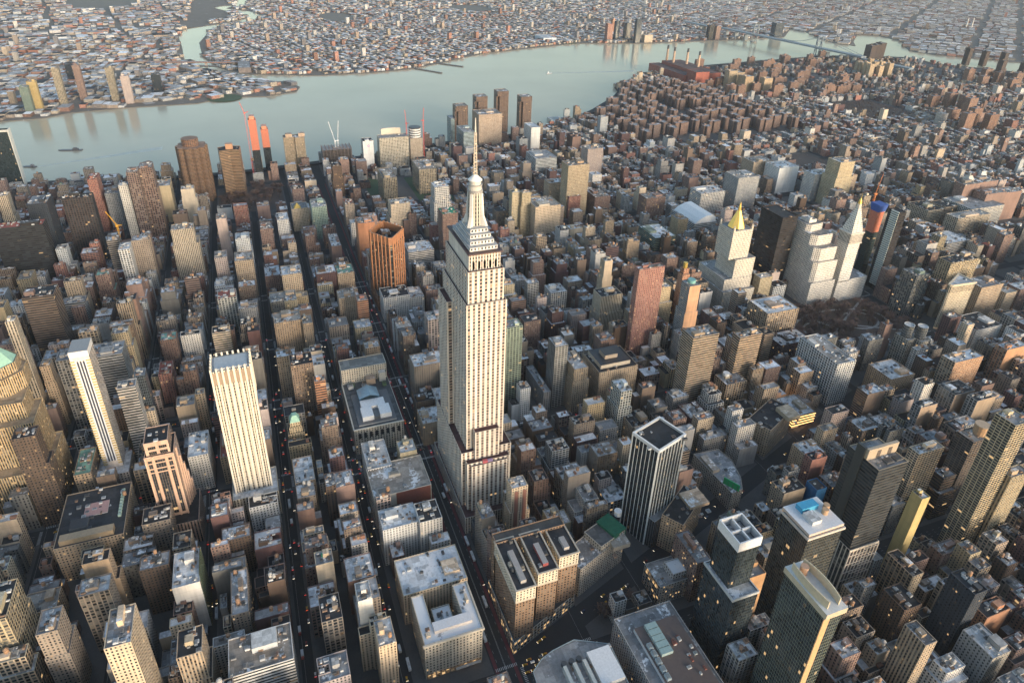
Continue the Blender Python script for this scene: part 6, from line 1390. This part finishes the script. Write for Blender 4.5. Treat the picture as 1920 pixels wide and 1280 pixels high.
for (x, y) in [(1990, -3300), (1950, -3370), (1900, -3440), (1700, -3150), (1650, -3230)]: slab_h(x, y, r3.uniform(60, 85), 'dark', 26, 26)
for k in range(58):
    x, y = r3.uniform(1580, 2300), r3.uniform(-2650, -1600)
    if not inside((x+60, y), MAN) or hits(x-10, x+10, y-20, y+20) or (x < 1750 and y < -2300): continue
    slab_h(x, y, r3.uniform(36, 48), 'brown', 15, r3.uniform(30, 50))
for x, y in [(1290, -2240), (1262, -2290), (1225, -2320), (1180, -2290), (1010, -2060), (1040, -2120), (1075, -2180), (1110, -2120), (980, -2130), (1640, -2870), (1600, -2920), (1560, -2950), (1500, -2980), (1460, -2900), (1540, -2830)]: slab_h(x, y, r3.uniform(52, 70), 'brown', 24, 40)
for x, y, h in [(1720, -1720, 66), (1760, -1735, 60), (1800, -1700, 74), (1835, -1765, 58), (1690, -1790, 62)]: slab_h(x, y, h, 'tan', 30, 40)
# low blocks that fill the ground between the slabs
ef = random.Random(31); el = []
for k in range(900):
    x, y = ef.uniform(1565, 2300), ef.uniform(-3450, -1570)
    if not inside((x+70, y), MAN) or hits(x-9, x+9, y-9, y+9): continue
    w, d = ef.uniform(8, 22), ef.uniform(10, 26); el.append(dict(x=x, y=y, p=(x-w/2, x+w/2, y-d/2, y+d/2), h=ef.uniform(8, 20), c=ef.choice(LOW), roof=ef.choices('tgswb', (3, 3, 2, 2, 2))[0], sty='PP', tk=0, size=1))
mass('far_shore_streets', 'low brick buildings between the far housing slabs', el)

# ---------------------------------------------------------------- the opposite bank: thousands of low roofs
def far_roofs():
    w = MB(); r = random.Random(99); n = 0
    pal = [(.55, .53, .50), (.34, .27, .22), (.30, .17, .13), (.44, .36, .28), (.62, .61, .60), (.24, .22, .22), (.48, .42, .36), (.40, .20, .15)]
    cl = lambda p: inside(p, BKN) or inside(p, QNS)
    wood = lambda x, y: any(((x-a)/c)**2+((y-b_)/d)**2 < 1 for a, b_, c, d in ((5600, 1050, 700, 260), (4300, -450, 260, 120), (4700, -1500, 240, 160), (5900, -2600, 420, 260), (3900, -2100, 130, 90)))
    def put(x, y, w_, d_, h, a, col, rc, sn):
        c, s = math.cos(a), math.sin(a); p = [(x+u*c-v*s, y+u*s+v*c) for u, v in ((-w_/2, -d_/2), (w_/2, -d_/2), (w_/2, d_/2), (-w_/2, d_/2))]
        for i in range(4):
            q, t = p[i], p[(i+1) % 4]; L = math.hypot(t[0]-q[0], t[1]-q[1]); nb, nf = max(1, round(L/3.4)), max(1, round(h/3.4))
            w.face([(*q, 0), (*t, 0), (*t, h), (*q, h)], [(0, 0), (nb, 0), (nb, nf), (0, nf)], col, None, (.4, .45, .3, .004))
        w.face([(*q, h) for q in p], None, rc, None, (sn, 0, 0, 0), 1)
    for zone, (x0, x1, y0, y1, step, a) in enumerate(((2440, 4300, -2900, 330, 30, .35), (4300, 7000, -3800, 220, 44, .30), (1935, 3600, 470, 2300, 38, -.12), (2120, 3050, -10, 480, 38, .5), (3600, 6600, 470, 2600, 50, .2), (1500, 6400, -8600, -2900, 46, .62))):
        c, s = math.cos(a), math.sin(a); cx, cy = (x0+x1)/2, (y0+y1)/2; rad = math.hypot(x1-x0, y1-y0)/2
        nu = int(2*rad/step)
        for iu in range(nu):
            if iu % 5 == 3 and r.random() < .55: continue                       # streets
            for iv in range(int(2*rad/(step*.62))):
                if iv % 11 == 10: continue
                u, v = -rad+iu*step+r.uniform(-.12, .12)*step, -rad+iv*step*.62; u += 9*math.sin(v*.011+zone); v += 11*math.sin(u*.009); x, y = cx+u*c-v*s, cy+u*s+v*c
                if not (x0 < x < x1 and y0 < y < y1): continue
                px, py, z = project((x, y, 5))
                if z < 0 or not (-40 < px < 1960 and -30 < py < 260): continue
                if not cl((x, y)) or not cl((x-25, y)) or wood(x, y) or hits(x-12, x+12, y-12, y+12) or r.random() < .12: continue
                if zone in (2, 3, 4) and r.random() < .12: continue
                big = r.random() < (.25 if zone in (2, 3, 4) else .05); k = r.uniform(.7, .98)
                w_, d_ = step*k, step*.62*r.uniform(.7, .97); h = r.uniform(6, 13)
                if big: w_, d_, h = w_*r.uniform(1.1, 1.7), d_*r.uniform(1.3, 2), r.uniform(8, 16)
                if r.random() < .015: h = r.uniform(22, 48); w_, d_ = 18, 18
                rc, sn = ROOF[r.choices('tgswb', (22, 28, 18, 20, 12))[0]]
                put(x, y, w_, d_, h, a, jit(r.choice(pal), r, .2), jit(rc, r, .4), sn); n += 1
    o = obj('far_bank_roofs', w.mesh('far_bank_roofs', ['facade', 'roof'])); tag(o, 'thousands of low roofs and walls spread over the far bank', None, None, 'stuff')
    return n
NFAR = far_roofs()
# ---------------------------------------------------------------- bare winter trees
def tree_meshes(v):
    def f():
        r = random.Random(40+v); b = MB(); b.cyl(0, 0, .35, .18, 0, 5, (.1, .07, .055), 6, cap=False)
        tips = []
        for k in range(6):
            a = k*1.05+r.uniform(-.3, .3); e = (math.cos(a)*r.uniform(1.5, 2.6), math.sin(a)*r.uniform(1.5, 2.6), r.uniform(6.5, 9)); b.beam((0, 0, r.uniform(3, 5)), e, .16, (.1, .07, .055)); tips.append(e)
        c = MB()
        for k in range(170):
            t = r.choice(tips); a = r.uniform(0, 6.28); p = (t[0]+r.gauss(0, 1.1), t[1]+r.gauss(0, 1.1), t[2]+r.gauss(-.2, 1.1)); L = r.uniform(.7, 1.6); d = (math.cos(a)*L, math.sin(a)*L, r.uniform(-.2, 1.2)); w = r.uniform(.3, .75)
            c.face([p, (p[0]+d[0]+w, p[1]+d[1], p[2]+d[2]), (p[0]+d[0]-w, p[1]+d[1]+w, p[2]+d[2]+.2)], None, (.2, .14, .11))
        return b.mesh('tree_trunk', ['bark']), c.mesh('tree_crown', ['twig'])
    return cached(('tree', v), f)
tr = random.Random(5)
def plant_trees(n, box, label, group, avoid=None):
    k = 0
    while k < n:
        x, y = tr.uniform(box[0], box[1]), tr.uniform(box[2], box[3])
        if hits(x-2, x+2, y-2, y+2): k += 1; continue
        a, b = tree_meshes(tr.randrange(4)); t = thing('bare_tree', label, 'tree', x, y, .2, group); s = tr.uniform(1.2, 1.9); t.scale = (s, s, s); t.rotation_euler = (0, 0, tr.uniform(0, 6))
        obj('trunk', a, t); obj('crown', b, t); k += 1
plant_trees(120, (97, 217, -818, -602), 'leafless reddish brown tree in the square park below the white towers', 'bare trees of the square park')
plant_trees(90, (962, 1128, 139, 279), 'leafless brown tree in the park below the round bayed tower', 'bare trees of the tunnel park')
plant_trees(16, (-214, -198, -112, -62), 'small bare tree on the traffic island below the black finned tower', 'bare trees of the traffic island')
plant_trees(24, (255, 370, -1535, -1322), 'leafless tree in the dark square at the right edge', 'bare trees of the dark square')
b = MB(); r = random.Random(77)
for k in range(1500):
    if k < 500: x, y = r.uniform(1232, 1478), r.uniform(-2128, -1892)
    elif k < 800: i = r.randrange(9, 19); f = r.random(); p, q = SHORE[i], SHORE[i+1]; x, y = p[0]+(q[0]-p[0])*f-r.uniform(36, 70), p[1]+(q[1]-p[1])*f+r.uniform(-10, 10)
    else: x, y = r.uniform(1170, 1890), r.uniform(-1545, -925)
    if not inside((x+16, y), MAN) or not inside((x, y+16), MAN) or hits(x-1, x+1, y-1, y+1): continue
    s = r.uniform(2.5, 4.5); z = r.uniform(4, 6)
    for j in range(9):
        a = r.uniform(0, 6.28); u = (x+r.gauss(0, s*.5), y+r.gauss(0, s*.5), z+r.gauss(0, 1.5)); d = (math.cos(a)*s*.5, math.sin(a)*s*.5, r.uniform(0, 2)); b.face([u, (u[0]+d[0]+.9, u[1]+d[1], u[2]+d[2]), (u[0]+d[0]-.9, u[1]+d[1]+.9, u[2]+d[2]+.9)], None, (.2, .14, .11))
    b.beam((x, y, 0), (x, y, z), .4, (.1, .08, .06))
o = obj('distant_bare_trees', b.mesh('distant_bare_trees', ['twig'])); tag(o, 'masses of leafless trees along the far bank and between housing blocks', None, None, 'stuff')

# ---------------------------------------------------------------- traffic
def car_mesh(col):
    def f():
        b = MB(); b.box(-2.2, 2.2, -.9, .9, .3, .95, col); b.loft(rect(-1.3, 1.0, -.85, .85), .95, rect(-.9, .6, -.7, .7), 1.5, 'N', (.04, .045, .05)); b.cap(rect(-.9, .6, -.7, .7), 1.5, col, 0, 0)
        for x in (-1.4, 1.4):
            for y in (-.92, .78): b.box(x-.33, x+.33, y, y+.14, 0, .64, (.02, .02, .02))
        for y in (-.6, .6): b.box(2.2, 2.26, y-.25, y+.25, .5, .85, (.8, .78, .7), 1, None, 1); b.box(-2.26, -2.2, y-.25, y+.25, .5, .85, (.5, .03, .02), 2, None, 2)
        return b.mesh('car', ['paint', 'headlamp', 'taillamp'])
    return cached(('car', col), f)
def bus_mesh(col, L=12.2):
    def f():
        b = MB(); b.box(-L/2, L/2, -1.28, 1.28, .4, 3.1, col, 0, (.78, .79, .8)); b.box(-L/2+.4, L/2-.2, -1.31, 1.31, 1.5, 2.4, (.04, .05, .06)); b.box(-2, 1, -.7, .7, 3.1, 3.4, (.6, .6, .6))
        for x in (-L*.3, L*.3):
            for y in (-1.3, 1.1): b.box(x-.5, x+.5, y, y+.2, 0, 1, (.02, .02, .02))
        return b.mesh('bus', ['paint'])
    return cached(('bus', col, L), f)
def truck_mesh(col):
    def f():
        b = MB(); b.box(-4.2, 1.9, -1.25, 1.25, .9, 3.7, (.76, .77, .78)); b.box(2.1, 4, -1.15, 1.15, .5, 2.5, col); b.box(3.1, 4.03, -1.0, 1.0, 1.6, 2.3, (.04, .05, .06)); b.box(-4.2, 4, -1, 1, .5, .9, (.05, .05, .05))
        for x in (-3, 3):
            for y in (-1.25, 1.05): b.box(x-.5, x+.5, y, y+.2, 0, 1, (.02, .02, .02))
        return b.mesh('truck', ['paint'])
    return cached(('truck', col), f)
vr = random.Random(9); CARS = [(.03, .03, .035), (.5, .51, .52), (.72, .72, .72), (.18, .19, .2), (.30, .05, .04), (.06, .09, .16)]
placed = []
def vehicle(x, y, rz, kind, where):
    if any(abs(x-a)+abs(y-b_) < (13 if k in ('city_bus', 'white_truck') or kind in ('city_bus', 'white_truck') else 6) for a, b_, k in placed): return
    placed.append((x, y, kind))
    if kind == 'yellow_taxi': o = obj(kind, car_mesh((.72, .38, .02)), None, (x, y, .03), None, rz); tag(o, 'yellow taxi '+where, 'taxi', 'yellow taxis '+where)
    elif kind == 'city_bus': o = obj(kind, bus_mesh((.70, .72, .75)), None, (x, y, .03), None, rz); tag(o, 'white city bus '+where, 'bus', 'white buses '+where)
    elif kind == 'white_truck': o = obj(kind, truck_mesh(vr.choice(((.7, .7, .7), (.5, .1, .08)))), None, (x, y, .03), None, rz); tag(o, 'white box truck '+where, 'truck', 'white trucks '+where)
    else:
        i = vr.randrange(6); o = obj(kind, car_mesh(CARS[i]), None, (x, y, .03), None, rz); n = ('black', 'grey', 'white', 'dark grey', 'red', 'dark blue')[i]; tag(o, n+' car '+where, 'car', n+' cars '+where)
def street_cars(n, coords, lanes, horiz, where, mix=(.6, .2, .08, .12)):
    for k in range(n):
        s = vr.uniform(*coords); l = vr.choice(lanes); kd = vr.choices(('car', 'yellow_taxi', 'city_bus', 'white_truck'), mix)[0]
        x, y = (s, l) if horiz else (l, s)
        vehicle(x, y, (0 if horiz else math.pi/2)+(math.pi if vr.random() < .5 else 0), kd, where)
street_cars(60, (-190, 520), (41-9, 41-3.4, 41+3.4, 41+9), True, 'on the wide street left of the tallest tower', (.5, .15, .25, .1))
street_cars(80, (-205, 380), (128-5.4, 128-1, 128+3.5), True, 'in the street beside the limestone store', (.45, .2, .08, .27))
street_cars(60, (-180, 420), (207.5-5.4, 207.5-1, 207.5+3.5), True, 'in the street by the notched white tower', (.55, .15, .1, .2))
street_cars(46, (-120, 420), (289-5.4, 289-1, 289+3.5), True, 'in the street left of the notched white tower', (.6, .2, .05, .15))
street_cars(14, (-60, 300), (370-5, 370+3.5), True, 'in the street beyond the pink gridded tower', (.5, .4, 0, .1))
street_cars(70, (-330, 520), (78-8, 78-3, 78+3, 78+8), False, 'on the avenue behind the tallest tower', (.5, .3, .1, .1))
street_cars(40, (-260, 480), (232-6, 232-1.5, 232+3), False, 'on the avenue behind the limestone store', (.6, .2, .1, .1))
street_cars(60, (-880, -600), (78-8, 78-3, 78+3, 78+8), False, 'on the avenue beside the bare park', (.5, .3, .12, .08))
for k in range(34):
    y = vr.uniform(-560, 10); x = broadway(y)+vr.choice((-5.5, -1.8, 1.8, 5.5)); vehicle(x, y, math.pi/2+math.atan(.3507), vr.choices(('car', 'yellow_taxi', 'city_bus'), (.5, .4, .1))[0], 'on the diagonal avenue')
for k in range(36): vehicle(-231+(k % 4)*3.6, 24-(k//4)*5.4+vr.uniform(-.5, .5), math.pi/2, 'yellow_taxi', 'queuing at the square below the three winged hotel')
# ---------------------------------------------------------------- river traffic, piers, far stacks
def boat(name, label, x, y, L, Wd, rz, cab=(.7, .7, .7), hull=(.10, .10, .11)):
    t = thing(name, label, 'boat', x, y, -2); t.rotation_euler = (0, 0, rz); b = MB(); p = [(-L/2, -Wd/2), (L*.35, -Wd/2), (L/2, 0), (L*.35, Wd/2), (-L/2, Wd/2)]; b.prism(p, -.5, 2.2, hull); obj('hull', b.mesh('hull', ['paint']), t)
    b = MB(); b.box(-L*.35, -L*.12, -Wd*.3, Wd*.3, 2.2, 6, cab); b.box(-L*.3, -L*.16, -Wd*.2, Wd*.2, 6, 8, cab); obj('deckhouse', b.mesh('deckhouse', ['paint']), t); return t
boat('barge', 'long dark barge in mid river left of the brown towers', 1572, 666, 62, 11, 1.35, (.12, .12, .13)); boat('tugboat', 'dark ferry leaving a pale wake near the green slab', 1443, 738, 34, 10, 1.2, (.2, .2, .22)); boat('motor_boat', 'small white boat with wake in the wide river', 2273, -1094, 26, 8, -1.5, (.7, .7, .7), (.6, .6, .6))
b = MB()
for x0, y0, x1, y1, w0, w1 in ((1440, 724, 1520, 430, 3, 26), (2272, -1110, 2230, -1500, 3, 22)): b.face([(x0-w0, y0, -1.95), (x0+w0, y0, -1.95), (x1+w1, y1, -1.95), (x1-w1*.2, y1, -1.95)][::-1], None, (.30, .36, .34))
MAT['wake'] = plain('wake_foam', (.55, .57, .50), .5, 0, .3, .05); o = structure('boat_wake_water', b, ['wake'])
for i, (ax, ay, bx, by) in enumerate(((2509, -534, 2378, -628), (2613, -660, 2498, -762))):
    t = thing('pier', ('old timber pier reaching into the river, nearer of two', 'old timber pier reaching into the river, farther of two')[i], 'pier', ax, ay); L = math.hypot(bx-ax, by-ay); nx, ny = -(by-ay)/L*6, (bx-ax)/L*6; b = MB(); b.prism([(ax-nx, ay-ny), (bx-nx, by-ny), (bx+nx, by+ny), (ax+nx, ay+ny)][::1], -1, 1.5, (.14, .12, .11)); part('deck', b, ['paint'], t)
    b = MB()
    for k in range(14): f = k/13; b.cyl(ax+(bx-ax)*f, ay+(by-ay)*f, 1, 1, -4, 2.5, (.1, .09, .08), 6)
    part('piles', b, ['paint'], t)
t = thing('marina_pier', 'flat pier garage in the water by the marina', 'pier', 1502, -784); b = MB(); b.box(1470, 1535, -806, -762, -2, 8, (.45, .44, .41), 0, (.55, .53, .5)); part('building', b, ['paint'], t); b = MB()
for k in range(7): b.box(1475+k*8.5, 1480+k*8.5, -800, -768, 8, 8.6, (.3, .34, .36))
part('parking_rows', b, ['paint'], t)
for k in range(14): boat('moored_boat', 'small white boat moored in the marina', 1445+vr.uniform(0, 22), -700-k*6.5, 14, 4.5, vr.uniform(1.3, 1.8), (.75, .75, .75), (.7, .7, .7))['group'] = 'boats moored in the marina'
for x, y, h, lab in ((2270, -4200, 90, 'thin pale chimney on the far navy shore'), (3100, -4700, 70, 'first of two white chimneys of the far plant'), (3075, -4720, 72, 'second of two white chimneys of the far plant')):
    t = thing('chimney', lab, 'chimney', x, y); b = MB(); b.cyl(x, y, 4.5, 3, 0, h, (.66, .62, .58), 10); part('shaft', b, ['paint'], t)
for o in list(COL.objects):
    if '_o' in o.keys(): del o['_o']
